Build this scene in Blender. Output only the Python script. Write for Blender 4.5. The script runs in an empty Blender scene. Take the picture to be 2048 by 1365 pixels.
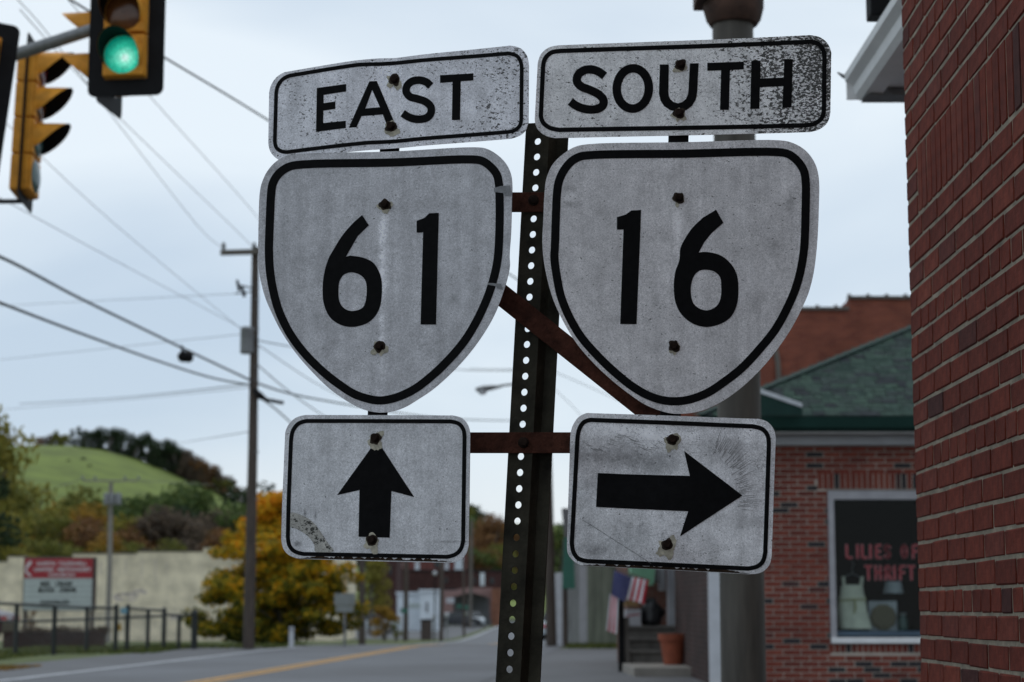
import bpy, bmesh, math, random
import numpy as np
from mathutils import Vector, Matrix

random.seed(7)
rng = np.random.default_rng(11)
sc = bpy.context.scene
COL = sc.collection
R = math.radians

# ------------------------------------------------------------------ camera
FPX, CX, CY, HOR = 3800.0, 1024.0, 682.5, 1210.0
PITCH = math.atan((HOR - CY) / FPX)
CAM = Vector((0, 0, 1.6))
cd = bpy.data.cameras.new('camera')
cam = bpy.data.objects.new('camera', cd); COL.objects.link(cam)
cam.location = CAM
cam.rotation_euler = (math.pi / 2 + PITCH, 0, 0)
cd.sensor_width = 36.0
cd.lens = FPX / 2048 * 36.0
cd.clip_start = 0.05; cd.clip_end = 5000
cd.dof.use_dof = True
cd.dof.focus_distance = 4.27
cd.dof.aperture_fstop = 5.5
sc.camera = cam

# ------------------------------------------------------------------ sky, sun, exposure
SUN_EL, SUN_AZ = R(52), R(-14)          # azimuth measured from +Y towards +X
w = bpy.data.worlds.new('World'); sc.world = w; w.use_nodes = True
nt = w.node_tree; N = nt.nodes; L = nt.links; N.clear()
out = N.new('ShaderNodeOutputWorld'); bg = N.new('ShaderNodeBackground'); bg.inputs[1].default_value = 0.1
sky = N.new('ShaderNodeTexSky'); sky.sky_type = 'NISHITA'; sky.sun_disc = False
sky.sun_elevation = SUN_EL; sky.sun_rotation = SUN_AZ; sky.air_density = 1.0; sky.dust_density = 0.6
tc = N.new('ShaderNodeTexCoord')
mp = N.new('ShaderNodeMapping'); mp.inputs['Scale'].default_value = (1.0, 1.0, 2.6); mp.inputs['Location'].default_value = (5.4375, 9.7606, 1.6376)
n1 = N.new('ShaderNodeTexNoise'); n1.inputs['Scale'].default_value = 2.3; n1.inputs['Detail'].default_value = 5; n1.inputs['Roughness'].default_value = 0.42
n1.inputs['Distortion'].default_value = 0.5
rp = N.new('ShaderNodeValToRGB')
rp.color_ramp.elements[0].position = 0.36; rp.color_ramp.elements[0].color = (5.5, 6.65, 7.95, 1)
rp.color_ramp.elements[1].position = 0.62; rp.color_ramp.elements[1].color = (8.5, 9.35, 10.0, 1)
mx = N.new('ShaderNodeMix'); mx.data_type = 'RGBA'; mx.inputs['Factor'].default_value = 0.9
L.new(tc.outputs['Generated'], mp.inputs['Vector']); L.new(mp.outputs['Vector'], n1.inputs['Vector'])
L.new(n1.outputs['Fac'], rp.inputs['Fac'])
L.new(sky.outputs['Color'], mx.inputs['A']); L.new(rp.outputs['Color'], mx.inputs['B'])
sepw = N.new('ShaderNodeSeparateXYZ'); L.new(tc.outputs['Generated'], sepw.inputs[0])
hzr = N.new('ShaderNodeMapRange'); hzr.inputs['From Min'].default_value = 0.0; hzr.inputs['From Max'].default_value = 0.085; hzr.inputs['To Min'].default_value = 0.85; hzr.inputs['To Max'].default_value = 0.0
L.new(sepw.outputs['Z'], hzr.inputs['Value'])
mh = N.new('ShaderNodeMix'); mh.data_type = 'RGBA'; mh.inputs['B'].default_value = (7.9, 8.25, 8.4, 1)     # paler air towards the horizon, all round
L.new(hzr.outputs['Result'], mh.inputs['Factor']); L.new(mx.outputs['Result'], mh.inputs['A'])
L.new(mh.outputs['Result'], bg.inputs['Color']); L.new(bg.outputs['Background'], out.inputs['Surface'])

sd = bpy.data.lights.new('sun', 'SUN'); sd.energy = 0.5; sd.angle = R(25); sd.color = (1.0, 0.96, 0.9)
sun = bpy.data.objects.new('sun', sd); COL.objects.link(sun)
sdir = Vector((math.sin(SUN_AZ) * math.cos(SUN_EL), math.cos(SUN_AZ) * math.cos(SUN_EL), math.sin(SUN_EL)))
sun.rotation_euler = (-sdir).to_track_quat('-Z', 'Y').to_euler()
sun.location = (0, 0, 30)
sc.view_settings.view_transform = 'Standard'
sc.view_settings.look = 'None'
sc.view_settings.exposure = 0.0
sc.view_settings.gamma = 1.0
sc.cycles.use_denoising = True
sc.cycles.max_bounces = 8
sc.cycles.transparent_max_bounces = 16

# ------------------------------------------------------------------ geometry helpers
SP, CP = math.sin(PITCH), math.cos(PITCH)
def ray(px, py):
    u = (px - CX) / FPX; v = (CY - py) / FPX
    return Vector((u, CP - v * SP, SP + v * CP))
def P(px, py, Y):
    d = ray(px, py); return CAM + d * (Y / d.y)
def PX(px, Y, py=HOR):
    return P(px, py, Y).x
def PZ(py, Y):
    return P(CX, py, Y).z
PROF = [(-80, 0.0), (2, 0.0), (20, 0.6), (46, 0.6), (52, 0.52), (68, 0.2), (90, -0.06), (130, -0.35), (200, -0.6), (300, -0.8), (3000, -0.8)]
def gz(Y):
    return float(np.interp(Y, [p[0] for p in PROF], [p[1] for p in PROF]))

def WM(o):
    m = o.matrix_basis.copy()
    return WM(o.parent) @ m if o.parent else m

class MB:
    def __init__(s): s.v = []; s.f = []
    def add(s, vs, fs):
        b = len(s.v); s.v += [tuple(p) for p in vs]; s.f += [tuple(i + b for i in f) for f in fs]; return s
    def box(s, x0, y0, z0, x1, y1, z1):
        return s.add([(x0,y0,z0),(x1,y0,z0),(x1,y1,z0),(x0,y1,z0),(x0,y0,z1),(x1,y0,z1),(x1,y1,z1),(x0,y1,z1)],
                     [(0,3,2,1),(4,5,6,7),(0,1,5,4),(1,2,6,5),(2,3,7,6),(3,0,4,7)])
    def bar(s, a, b, w, h, up=(0,0,1)):
        a = Vector(a); b = Vector(b); d = (b - a).normalized(); up = Vector(up)
        x = d.cross(up)
        if x.length < 1e-4: x = d.cross(Vector((1,0,0)))
        x.normalize(); y = x.cross(d).normalized()
        vs = []
        for p in (a, b):
            for sx, sy in ((-1,-1),(1,-1),(1,1),(-1,1)): vs.append(p + x*sx*w/2 + y*sy*h/2)
        return s.add(vs, [(3,2,1,0),(4,5,6,7),(0,1,5,4),(1,2,6,5),(2,3,7,6),(3,0,4,7)])
    def tube(s, pts, r, n=10, cap=True):
        pts = [Vector(p) for p in pts]; k = len(pts)
        rs = r if isinstance(r, (list, tuple)) else [r]*k
        vs = []; ref = None
        for i, p in enumerate(pts):
            d = (pts[min(i+1,k-1)] - pts[max(i-1,0)]).normalized()
            if ref is None:
                ref = d.cross(Vector((0,0,1)))
                if ref.length < 1e-3: ref = Vector((1,0,0))
            ref = (ref - d*ref.dot(d)).normalized(); o = d.cross(ref)
            for j in range(n):
                a = 2*math.pi*j/n; vs.append(p + (ref*math.cos(a) + o*math.sin(a))*rs[i])
        fs = []
        for i in range(k-1):
            for j in range(n):
                j2 = (j+1) % n; fs.append((i*n+j, i*n+j2, (i+1)*n+j2, (i+1)*n+j))
        if cap: fs += [tuple(range(n))[::-1], tuple((k-1)*n + j for j in range(n))]
        return s.add(vs, fs)
    def lathe(s, c, prof, n=20, cap=True):
        c = Vector(c); vs = []; fs = []
        for r, z in prof:
            for j in range(n):
                a = 2*math.pi*j/n; vs.append((c.x + r*math.cos(a), c.y + r*math.sin(a), c.z + z))
        for i in range(len(prof)-1):
            for j in range(n):
                j2 = (j+1) % n; fs.append((i*n+j, i*n+j2, (i+1)*n+j2, (i+1)*n+j))
        if cap: fs += [tuple(range(n))[::-1], tuple((len(prof)-1)*n + j for j in range(n))]
        return s.add(vs, fs)
    def prism(s, poly, off):
        n = len(poly); off = Vector(off); vs = [Vector(p) for p in poly] + [Vector(p)+off for p in poly]
        return s.add(vs, [tuple(range(n))[::-1], tuple(range(n, 2*n))] + [(i, (i+1) % n, n+(i+1) % n, n+i) for i in range(n)])
    def build(s, name, m, parent=None, smooth=False, bevel=0, seg=2, local=False):
        vs = s.v
        if parent is not None and not local:
            inv = WM(parent).inverted(); vs = [tuple(inv @ Vector(p)) for p in vs]
        me = bpy.data.meshes.new(name); me.from_pydata(vs, [], s.f)
        bm = bmesh.new(); bm.from_mesh(me)
        bmesh.ops.recalc_face_normals(bm, faces=bm.faces)
        if bevel: bmesh.ops.bevel(bm, geom=list(bm.edges), offset=bevel, segments=seg, affect='EDGES', clamp_overlap=True, profile=0.6)
        bm.to_mesh(me); bm.free()
        if smooth:
            me.shade_smooth()
            me.set_sharp_from_angle(angle=R(40))
        return link(name, me, m, parent)
def link(name, me, m, parent=None):
    o = bpy.data.objects.new(name, me); COL.objects.link(o)
    if m is not None and not me.materials: me.materials.append(m)
    o.parent = parent
    return o
def thing(name, label, cat, loc=(0,0,0), rz=0.0, group=None, rot=None):
    o = bpy.data.objects.new(name, None); COL.objects.link(o)
    o.location = loc; o.rotation_euler = rot if rot else (0, 0, rz); o.empty_display_size = 0.1
    return tag(o, label, cat, group)
def tag(o, label, cat, group=None):
    o['label'] = label; o['category'] = cat
    if group: o['group'] = group
    return o
def struct(o): o['kind'] = 'structure'; return o
def stuff(o): o['kind'] = 'stuff'; return o
def copy_tree(o, parent=None):
    c = o.copy(); COL.objects.link(c); c.parent = parent
    for ch in list(o.children): copy_tree(ch, c)
    return c

# ------------------------------------------------------------------ materials
def newmat(name):
    m = bpy.data.materials.new(name); m.use_nodes = True
    n = m.node_tree.nodes; b = n['Principled BSDF']; return m, n, m.node_tree.links, b
def mat(name, col, rough=0.8, var=0.12, scale=6.0, bump=0.0, bscale=None, metal=0.0, rnd=0.0, rndmode='object', spec=0.5, emit=None, coord='Object', vscale=(1,1,1), trans=0.0):
    m, n, l, b = newmat(name)
    b.inputs['Roughness'].default_value = rough; b.inputs['Metallic'].default_value = metal
    b.inputs['Specular IOR Level'].default_value = spec
    t = n.new('ShaderNodeTexCoord'); mpp = n.new('ShaderNodeMapping'); mpp.inputs['Scale'].default_value = vscale
    l.new(t.outputs[coord], mpp.inputs['Vector'])
    no = n.new('ShaderNodeTexNoise'); no.inputs['Scale'].default_value = scale; no.inputs['Detail'].default_value = 6; no.inputs['Roughness'].default_value = 0.62
    l.new(mpp.outputs['Vector'], no.inputs['Vector'])
    r = n.new('ShaderNodeMapRange'); r.inputs['From Min'].default_value = 0.3; r.inputs['From Max'].default_value = 0.7
    r.inputs['To Min'].default_value = 1 - var; r.inputs['To Max'].default_value = 1 + var
    l.new(no.outputs['Fac'], r.inputs['Value'])
    val = r.outputs['Result']
    if rnd:
        src = n.new('ShaderNodeObjectInfo').outputs['Random'] if rndmode == 'object' else n.new('ShaderNodeNewGeometry').outputs['Random Per Island']
        r2 = n.new('ShaderNodeMapRange'); r2.inputs['To Min'].default_value = 1 - rnd; r2.inputs['To Max'].default_value = 1 + rnd
        l.new(src, r2.inputs['Value'])
        mm = n.new('ShaderNodeMath'); mm.operation = 'MULTIPLY'; l.new(val, mm.inputs[0]); l.new(r2.outputs['Result'], mm.inputs[1]); val = mm.outputs[0]
    vm = n.new('ShaderNodeVectorMath'); vm.operation = 'SCALE'; vm.inputs[0].default_value = col
    l.new(val, vm.inputs['Scale']); l.new(vm.outputs['Vector'], b.inputs['Base Color'])
    if bump:
        bn = n.new('ShaderNodeTexNoise'); bn.inputs['Scale'].default_value = bscale or scale*4; bn.inputs['Detail'].default_value = 6
        l.new(mpp.outputs['Vector'], bn.inputs['Vector'])
        bu = n.new('ShaderNodeBump'); bu.inputs['Strength'].default_value = bump; bu.inputs['Distance'].default_value = 0.01
        l.new(bn.outputs['Fac'], bu.inputs['Height']); l.new(bu.outputs['Normal'], b.inputs['Normal'])
    if emit:
        b.inputs['Emission Color'].default_value = (*emit[0], 1); b.inputs['Emission Strength'].default_value = emit[1]
    return m
def ramp_mat(name, cols, src='island', rough=0.85, var=0.15, scale=20, bump=0.15, trans=0.0, spec=0.3):
    """colour picked per piece from a list of (position, colour)"""
    m, n, l, b = newmat(name)
    b.inputs['Roughness'].default_value = rough; b.inputs['Specular IOR Level'].default_value = spec
    s_ = n.new('ShaderNodeObjectInfo').outputs['Random'] if src == 'object' else n.new('ShaderNodeNewGeometry').outputs['Random Per Island']
    rp_ = n.new('ShaderNodeValToRGB'); e = rp_.color_ramp.elements
    while len(e) < len(cols): e.new(0.5)
    for i, (p_, c_) in enumerate(cols): e[i].position = p_; e[i].color = (*c_, 1)
    l.new(s_, rp_.inputs['Fac'])
    t = n.new('ShaderNodeTexCoord')
    no = n.new('ShaderNodeTexNoise'); no.inputs['Scale'].default_value = scale; no.inputs['Detail'].default_value = 6
    l.new(t.outputs['Object'], no.inputs['Vector'])
    r = n.new('ShaderNodeMapRange'); r.inputs['From Min'].default_value = 0.3; r.inputs['From Max'].default_value = 0.7
    r.inputs['To Min'].default_value = 1 - var; r.inputs['To Max'].default_value = 1 + var; l.new(no.outputs['Fac'], r.inputs['Value'])
    vm = n.new('ShaderNodeVectorMath'); vm.operation = 'SCALE'; l.new(rp_.outputs['Color'], vm.inputs[0]); l.new(r.outputs['Result'], vm.inputs['Scale'])
    l.new(vm.outputs['Vector'], b.inputs['Base Color'])
    if bump:
        bn = n.new('ShaderNodeTexNoise'); bn.inputs['Scale'].default_value = scale*6; bn.inputs['Detail'].default_value = 5; l.new(t.outputs['Object'], bn.inputs['Vector'])
        bu = n.new('ShaderNodeBump'); bu.inputs['Strength'].default_value = bump; bu.inputs['Distance'].default_value = 0.004
        l.new(bn.outputs['Fac'], bu.inputs['Height']); l.new(bu.outputs['Normal'], b.inputs['Normal'])
    if trans:
        tr = n.new('ShaderNodeBsdfTranslucent'); l.new(vm.outputs['Vector'], tr.inputs['Color'])
        ms = n.new('ShaderNodeMixShader'); ms.inputs[0].default_value = trans
        l.new(b.outputs[0], ms.inputs[1]); l.new(tr.outputs[0], ms.inputs[2]); l.new(ms.outputs[0], n['Material Output'].inputs['Surface'])
    return m
def brick_tex(name, c1, c2, mortar, bw=0.213, bh=0.0677, rough=0.9, msize=0.008, axes='XZ', bias=0.0):
    m, n, l, b = newmat(name); b.inputs['Roughness'].default_value = rough; b.inputs['Specular IOR Level'].default_value = 0.2
    t = n.new('ShaderNodeTexCoord'); sep = n.new('ShaderNodeSeparateXYZ'); cmb = n.new('ShaderNodeCombineXYZ')
    l.new(t.outputs['Object'], sep.inputs[0]); l.new(sep.outputs[axes[0]], cmb.inputs['X']); l.new(sep.outputs[axes[1]], cmb.inputs['Y'])
    br = n.new('ShaderNodeTexBrick'); br.inputs['Color1'].default_value = (*c1, 1); br.inputs['Color2'].default_value = (*c2, 1); br.inputs['Mortar'].default_value = (*mortar, 1)
    br.inputs['Scale'].default_value = 1; br.inputs['Brick Width'].default_value = bw; br.inputs['Row Height'].default_value = bh; br.inputs['Mortar Size'].default_value = msize; br.inputs['Bias'].default_value = bias
    l.new(cmb.outputs[0], br.inputs['Vector'])
    no = n.new('ShaderNodeTexNoise'); no.inputs['Scale'].default_value = 1.3; no.inputs['Detail'].default_value = 8; l.new(t.outputs['Object'], no.inputs['Vector'])
    r = n.new('ShaderNodeMapRange'); r.inputs['From Min'].default_value = 0.3; r.inputs['From Max'].default_value = 0.7; r.inputs['To Min'].default_value = 0.7; r.inputs['To Max'].default_value = 1.25
    l.new(no.outputs['Fac'], r.inputs['Value'])
    vm = n.new('ShaderNodeVectorMath'); vm.operation = 'SCALE'; l.new(br.outputs['Color'], vm.inputs[0]); l.new(r.outputs['Result'], vm.inputs['Scale']); l.new(vm.outputs['Vector'], b.inputs['Base Color'])
    bu = n.new('ShaderNodeBump'); bu.inputs['Strength'].default_value = 0.4; bu.inputs['Distance'].default_value = 0.006; bu.invert = True
    l.new(br.outputs['Fac'], bu.inputs['Height']); l.new(bu.outputs['Normal'], b.inputs['Normal'])
    return m
M = {}
M['asphalt'] = mat('asphalt', (0.098, 0.103, 0.115), 0.75, 0.34, 0.28, 0.3, 60)
M['lot'] = mat('lot_asphalt', (0.095, 0.097, 0.104), 0.8, 0.22, 0.7, 0.3, 50)
M['yellow_line'] = mat('yellow_line', (0.58, 0.30, 0.05), 0.7, 0.25, 5)
M['white_line'] = mat('white_line', (0.42, 0.43, 0.45), 0.7, 0.3, 4)
M['grass'] = mat('grass', (0.075, 0.095, 0.022), 0.95, 0.45, 0.9, 0.5, 20)
M['pasture'] = mat('pasture', (0.145, 0.190, 0.030), 0.95, 0.32, 0.10, 0.0)
M['concrete'] = mat('concrete', (0.27, 0.245, 0.215), 0.9, 0.2, 3, 0.2)
M['wood_pole'] = mat('wood_pole', (0.075, 0.058, 0.048), 0.9, 0.35, 5, 0.5, 30, vscale=(4,4,0.4))
M['wood_grey'] = mat('wood_grey', (0.13, 0.115, 0.10), 0.9, 0.3, 5, 0.4, 30, vscale=(4,4,0.4))
M['wood_pale'] = mat('wood_pale', (0.24, 0.22, 0.20), 0.9, 0.3, 5, 0.4, 30, vscale=(4,4,0.4))
M['cable'] = mat('cable', (0.05, 0.055, 0.06), 0.6, 0.1)
M['galv'] = mat('galvanised', (0.20, 0.205, 0.21), 0.55, 0.2, 12, 0.05, metal=0.4)
M['black'] = mat('black_paint', (0.008, 0.008, 0.009), 0.6, 0.2, 20, spec=0.12)
M['fence_black'] = mat('fence_black', (0.014, 0.018, 0.017), 0.5, 0.2, 20)
M['sig_yellow'] = mat('signal_yellow', (0.64, 0.27, 0.025), 0.55, 0.3, 7, 0.1, 40, spec=0.25)
M['white_paint'] = mat('white_paint', (0.52, 0.53, 0.56), 0.6, 0.10, 4)
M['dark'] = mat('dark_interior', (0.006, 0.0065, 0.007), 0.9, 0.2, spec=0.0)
M['rust'] = mat('rust', (0.055, 0.020, 0.013), 0.9, 0.6, 22, 0.5, 120, spec=0.15)
M['bolt'] = mat('rusted_bolt', (0.020, 0.012, 0.009), 0.8, 0.6, 60, 0.3, 200, spec=0.1)
M['sign_black'] = mat('sign_black', (0.006, 0.006, 0.0065), 0.6, 0.3, 60, 0.06, 300, spec=0.06)
def tri(v): return v

# ================================================================== GROUND, ROAD, HILL
def sheet(name, m, xl, xr, ys, dz, parent=None, nx=1):
    """strip between the edge functions xl(Y), xr(Y) lying dz above the ground profile"""
    mb = MB(); vs = []; fs = []
    for Y in ys:
        for i in range(nx+1):
            t = i/nx; vs.append((xl(Y)*(1-t) + xr(Y)*t, Y, gz(Y) + dz))
    k = nx+1
    for a in range(len(ys)-1):
        for i in range(nx): fs.append((a*k+i, a*k+i+1, (a+1)*k+i+1, (a+1)*k+i))
    mb.add(vs, fs); return mb.build(name, m, parent)
YS = sorted(set([p[0] for p in PROF[:-1]] + list(range(-40, 60, 4)) + list(range(60, 300, 12))))
struct(sheet('ground', M['grass'], lambda Y: -900, lambda Y: 900, [-80] + [y for y in YS if y > -80] + [600, 1200, 2500], 0.0))
def rc(Y):
    return float(np.interp(Y, [-60, 24.2, 80, 105, 130, 300], [-10.5, -4.04, 0.24, 0.6, 0.65, 2.5]))
RY = [y for y in YS if -40 <= y <= 290]
road = struct(sheet('road', M['asphalt'], lambda Y: rc(Y)-3.0, lambda Y: rc(Y)+3.6, RY, 0.012))
for dx in (-0.16, 0.06):
    sheet('centre_line', M['yellow_line'], lambda Y, dx=dx: rc(Y)+dx, lambda Y, dx=dx: rc(Y)+dx+0.11, RY, 0.018, road)
sheet('edge_line', M['white_line'], lambda Y: rc(Y)-2.80, lambda Y: rc(Y)-2.64, RY, 0.018, road)
struct(sheet('shoulder', M['lot'], lambda Y: rc(Y)-5.0, lambda Y: rc(Y)-2.98, [y for y in RY if -40 <= y <= 46], 0.006))
struct(sheet('side_lot', M['lot'], lambda Y: rc(Y)-22, lambda Y: rc(Y)-3.6, [y for y in RY if 96 <= y <= 205], 0.006))
struct(sheet('parking_lot', M['lot'], lambda Y: rc(Y)+3.55, lambda Y: 14, [y for y in RY if -40 <= y <= 44], 0.006))
def blob(cx, cy, rx, ry, n=24, seed=1, irr=0.25):
    r_ = random.Random(seed); pts = []
    ph = [r_.uniform(0, 6.28) for _ in range(4)]
    for i in range(n):
        a = 2*math.pi*i/n; k = 1 + irr*sum(math.sin((j+2)*a + ph[j]) for j in range(4))/4 + r_.uniform(-irr, irr)*0.25
        pts.append((cx + rx*k*math.cos(a), cy + ry*k*math.sin(a)))
    return pts
# grass and leaf patches that line the asphalt
def grass_patch(name, pts, n, h, m, z0, label, cat, seed):
    """blades scattered over a polygon given by its bounding ellipse list"""
    r_ = np.random.default_rng(seed); vs = []; fs = []
    for (x0, x1, y0, y1, k) in pts:
        X = r_.uniform(x0, x1, k); Y = r_.uniform(y0, y1, k)
        for x, y in zip(X, Y):
            a = r_.uniform(0, 6.28); hh = h*r_.uniform(0.4, 1.2); b = len(vs); z = gz(y) + z0; ww = 0.02
            vs += [(x - ww*math.cos(a), y - ww*math.sin(a), z), (x + ww*math.cos(a), y + ww*math.sin(a), z), (x + r_.normal(0, hh*0.4), y + r_.normal(0, hh*0.4), z + hh)]
            fs.append((b, b+1, b+2))
    mb = MB(); mb.add(vs, fs); o = mb.build(name, m)
    tag(o, label, cat); return stuff(o)
M['blade'] = ramp_mat('grass_blade', [(0, (0.05, 0.07, 0.015)), (0.6, (0.09, 0.12, 0.025)), (1, (0.17, 0.15, 0.05))], bump=0)
M['leaf_litter'] = ramp_mat('leaf_litter', [(0, (0.20, 0.11, 0.03)), (0.5, (0.30, 0.17, 0.04)), (0.8, (0.16, 0.13, 0.04)), (1, (0.34, 0.22, 0.07))], bump=0)
grass_patch('verge_grass', [(-13.5, -9.3, 35, 40.5, 3500), (-11, -7.4, 39.5, 46, 3000), (-9, -5.2, 44, 50, 2000)], 0, 0.09, M['blade'], 0.0, 'short grass along the foot of the black fence', 'grass', 3)
grass_patch('fallen_leaves', [(-8.6, -7.6, 29, 31.2, 1400), (-8.9, -8.0, 28, 30, 600)], 0, 0.03, M['leaf_litter'], 0.02, 'orange fallen leaves on the asphalt shoulder beside the white line', 'leaves', 4)
grass_patch('lawn_strip', [(1.3, 6.5, 44, 49, 4500)], 0, 0.10, M['blade'], 0.0, 'strip of green lawn in front of the grey boarded building', 'grass', 5)
grass_patch('weeds', [(2.05, 3.0, 26.9, 27.4, 300), (1.75, 2.0, 27.2, 29, 200)], 0, 0.07, M['blade'], 0.0, 'weeds growing along the edge of the concrete landing', 'weeds', 6)

# hill with the pasture, crest drawn at 600 m
CR = [(-700, 60), (-330, 55), (-230, 50), (-162, 50.5), (-141, 52), (-130, 51), (-120, 48.6), (-110, 44.2), (-99, 38.5), (-85, 33), (-60, 29), (-30, 30), (0, 27), (60, 25), (200, 24), (700, 30)]
def crest(x): return float(np.interp(x, [c[0] for c in CR], [c[1] for c in CR]))
def hz(x, y):
    c = np.mean([crest(x + d) for d in (-6, -3, 0, 3, 6)])
    t = min(max((y - 300)/300.0, 0), 1); s_ = t*t*(3 - 2*t)*0.45 + t*0.55
    if y > 600: return c - (y - 600)*0.05
    return -1.0 + (c + 1.0)*s_
mb = MB(); xs = list(range(-700, 701, 10)); ysh = list(range(300, 601, 20)) + [640, 720, 900]
vs = [(x, y, hz(x, y) + (0.35*math.sin(x*0.11) + 0.3*math.sin(y*0.07 + x*0.05) if y < 620 else 0)) for y in ysh for x in xs]; k = len(xs)
fs = [(a*k+i, a*k+i+1, (a+1)*k+i+1, (a+1)*k+i) for a in range(len(ysh)-1) for i in range(k-1)]
mb.add(vs, fs); struct(mb.build('hill', M['pasture'], smooth=True))

# ================================================================== TREES
def leaf_cloud(mb, centers, radii, n, size, seed, shell=0.55, flat=0.0):
    r_ = np.random.default_rng(seed)
    c = np.array(centers); rad = np.array(radii)
    if rad.ndim == 1: rad = np.stack([rad]*3, 1)
    wgt = rad[:, 0]**2; wgt /= wgt.sum()
    idx = r_.choice(len(c), n, p=wgt)
    d = r_.normal(size=(n, 3)); d /= np.linalg.norm(d, axis=1)[:, None]
    rr = (shell + (1 - shell)*r_.random(n)**0.7)*(1 + 0.12*r_.normal(size=n))
    p = c[idx] + d*rad[idx]*rr[:, None]
    nrm = d + r_.normal(size=(n, 3))*0.7; nrm /= np.linalg.norm(nrm, axis=1)[:, None]
    t = np.cross(nrm, r_.normal(size=(n, 3))); t /= np.linalg.norm(t, axis=1)[:, None]
    b = np.cross(nrm, t); s_ = size*(0.6 + 0.8*r_.random(n))[:, None]
    q = np.stack([p - t*s_*0.5, p + b*s_*0.32, p + t*s_*0.5, p - b*s_*0.32], 1).reshape(-1, 3)
    base = len(mb.v)
    mb.v += [tuple(x) for x in q.tolist()]
    mb.f += [(base+4*i, base+4*i+1, base+4*i+2, base+4*i+3) for i in range(n)]
def leafmesh(name, mb):
    me = bpy.data.meshes.new(name); me.from_pydata(mb.v, [], mb.f); return me
LEAF = {
 'olive': [(0, (0.055, 0.065, 0.014)), (0.5, (0.095, 0.098, 0.02)), (1, (0.15, 0.135, 0.03))],
 'gold': [(0, (0.12, 0.075, 0.012)), (0.5, (0.18, 0.11, 0.018)), (1, (0.26, 0.14, 0.02))],
 'yellowgreen': [(0, (0.085, 0.085, 0.015)), (0.5, (0.14, 0.125, 0.022)), (1, (0.20, 0.16, 0.03))],
 'dark': [(0, (0.012, 0.022, 0.010)), (0.5, (0.022, 0.038, 0.015)), (1, (0.035, 0.055, 0.02))],
 'midgreen': [(0, (0.03, 0.05, 0.014)), (0.5, (0.05, 0.075, 0.02)), (1, (0.08, 0.10, 0.026))],
 'rust': [(0, (0.07, 0.035, 0.018)), (0.5, (0.11, 0.055, 0.022)), (1, (0.15, 0.075, 0.025))],
 'brown': [(0, (0.045, 0.035, 0.026)), (0.5, (0.07, 0.052, 0.038)), (1, (0.10, 0.07, 0.045))],
}
LM = {k: ramp_mat('leaf_' + k, [(p_, tuple(min(1, x*(1.15 if k == 'dark' else 1.6)) for x in c_)) for p_, c_ in v], bump=0, trans=0.25, var=0.3, scale=0.6) for k, v in LEAF.items()}
def deciduous(seed, kind, n=2600, slim=1.0):
    """unit-height tree"""
    r_ = random.Random(seed); root = bpy.data.objects.new('tree', None); COL.objects.link(root)
    tb = MB(); tb.tube([(0,0,0), (0.01, 0, 0.2), (0, 0.01, 0.45), (0.01, 0, 0.75)], [0.028, 0.022, 0.016, 0.006], 7)
    cs = []; rs = []
    for i in range(17):
        z = r_.uniform(0.34, 0.90); rad = 0.30*slim*math.sqrt(max(0.08, 1 - ((z - 0.58)/0.42)**2)); a = r_.uniform(0, 6.28); k = r_.uniform(0.25, 0.95)
        c = (rad*k*math.cos(a), rad*k*math.sin(a), z); cs.append(c); q = r_.uniform(0.075, 0.135); rs.append((q*1.15, q*1.15, q*0.85))
        tb.tube([(0, 0, z*0.62), (c[0]*0.5, c[1]*0.5, z*0.85), c], [0.010, 0.006, 0.002], 5)
    trunk = tb.build('trunk', M['wood_grey'], root)
    lb = MB(); leaf_cloud(lb, cs, rs, n, 0.034, seed, 0.5); crown = link('crown', leafmesh('crown', lb), LM[kind], root)
    return root
def evergreen(seed, kind='dark', n=2400):
    r_ = random.Random(seed); root = bpy.data.objects.new('tree', None); COL.objects.link(root)
    tb = MB(); tb.tube([(0,0,0), (0,0,0.5), (0,0,0.97)], [0.025, 0.015, 0.004], 7)
    cs = []; rs = []
    for i in range(30):
        z = r_.uniform(0.12, 0.96); rad = 0.27*(1.02 - z)**0.75; a = r_.uniform(0, 6.28)
        c = (rad*0.75*math.cos(a), rad*0.75*math.sin(a), z); cs.append(c); q = 0.05 + rad*0.32; rs.append((q, q, q*0.6))
        tb.tube([(0, 0, z), c], [0.006, 0.002], 4)
    tb.build('trunk', M['wood_grey'], root)
    lb = MB(); leaf_cloud(lb, cs, rs, n, 0.032, seed, 0.35); link('crown', leafmesh('crown', lb), LM[kind], root)
    return root
PROTO = {}
def proto(key):
    if key not in PROTO:
        kind, form, sd_ = key
        PROTO[key] = [evergreen(sd_, kind) if form == 'e' else deciduous(sd_, kind, slim=1.0 if form == 'd' else 0.7), False]
    o, used = PROTO[key]
    PROTO[key][1] = True
    return copy_tree(o) if used else o
TNAME = {'olive': 'olive green', 'gold': 'golden', 'yellowgreen': 'yellow-green', 'dark': 'dark', 'midgreen': 'mid-green', 'rust': 'rust-brown', 'brown': 'grey-brown'}
def plant(px, toprow, Y, kind, form, where, group, z=None, wide=1.0, seeds=2):
    z0 = gz(Y) if z is None else z
    h = PZ(toprow, Y) - z0
    o = proto((kind, form, random.randint(1, seeds) + hash(kind) % 1 + {'e': 20, 'd': 40, 's': 60}[form]))
    o.name = 'evergreen_tree' if form == 'e' else 'deciduous_tree'
    o.location = (PX(px, Y), Y, z0 - 0.1); o.scale = (h*wide, h*wide, h); o.rotation_euler = (0, 0, random.uniform(0, 6.28))
    lab = '%s %s tree %s' % (TNAME[kind], 'evergreen' if form == 'e' else 'leafy', where)
    return tag(o, lab, 'tree', group + ', ' + TNAME[kind])
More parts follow.
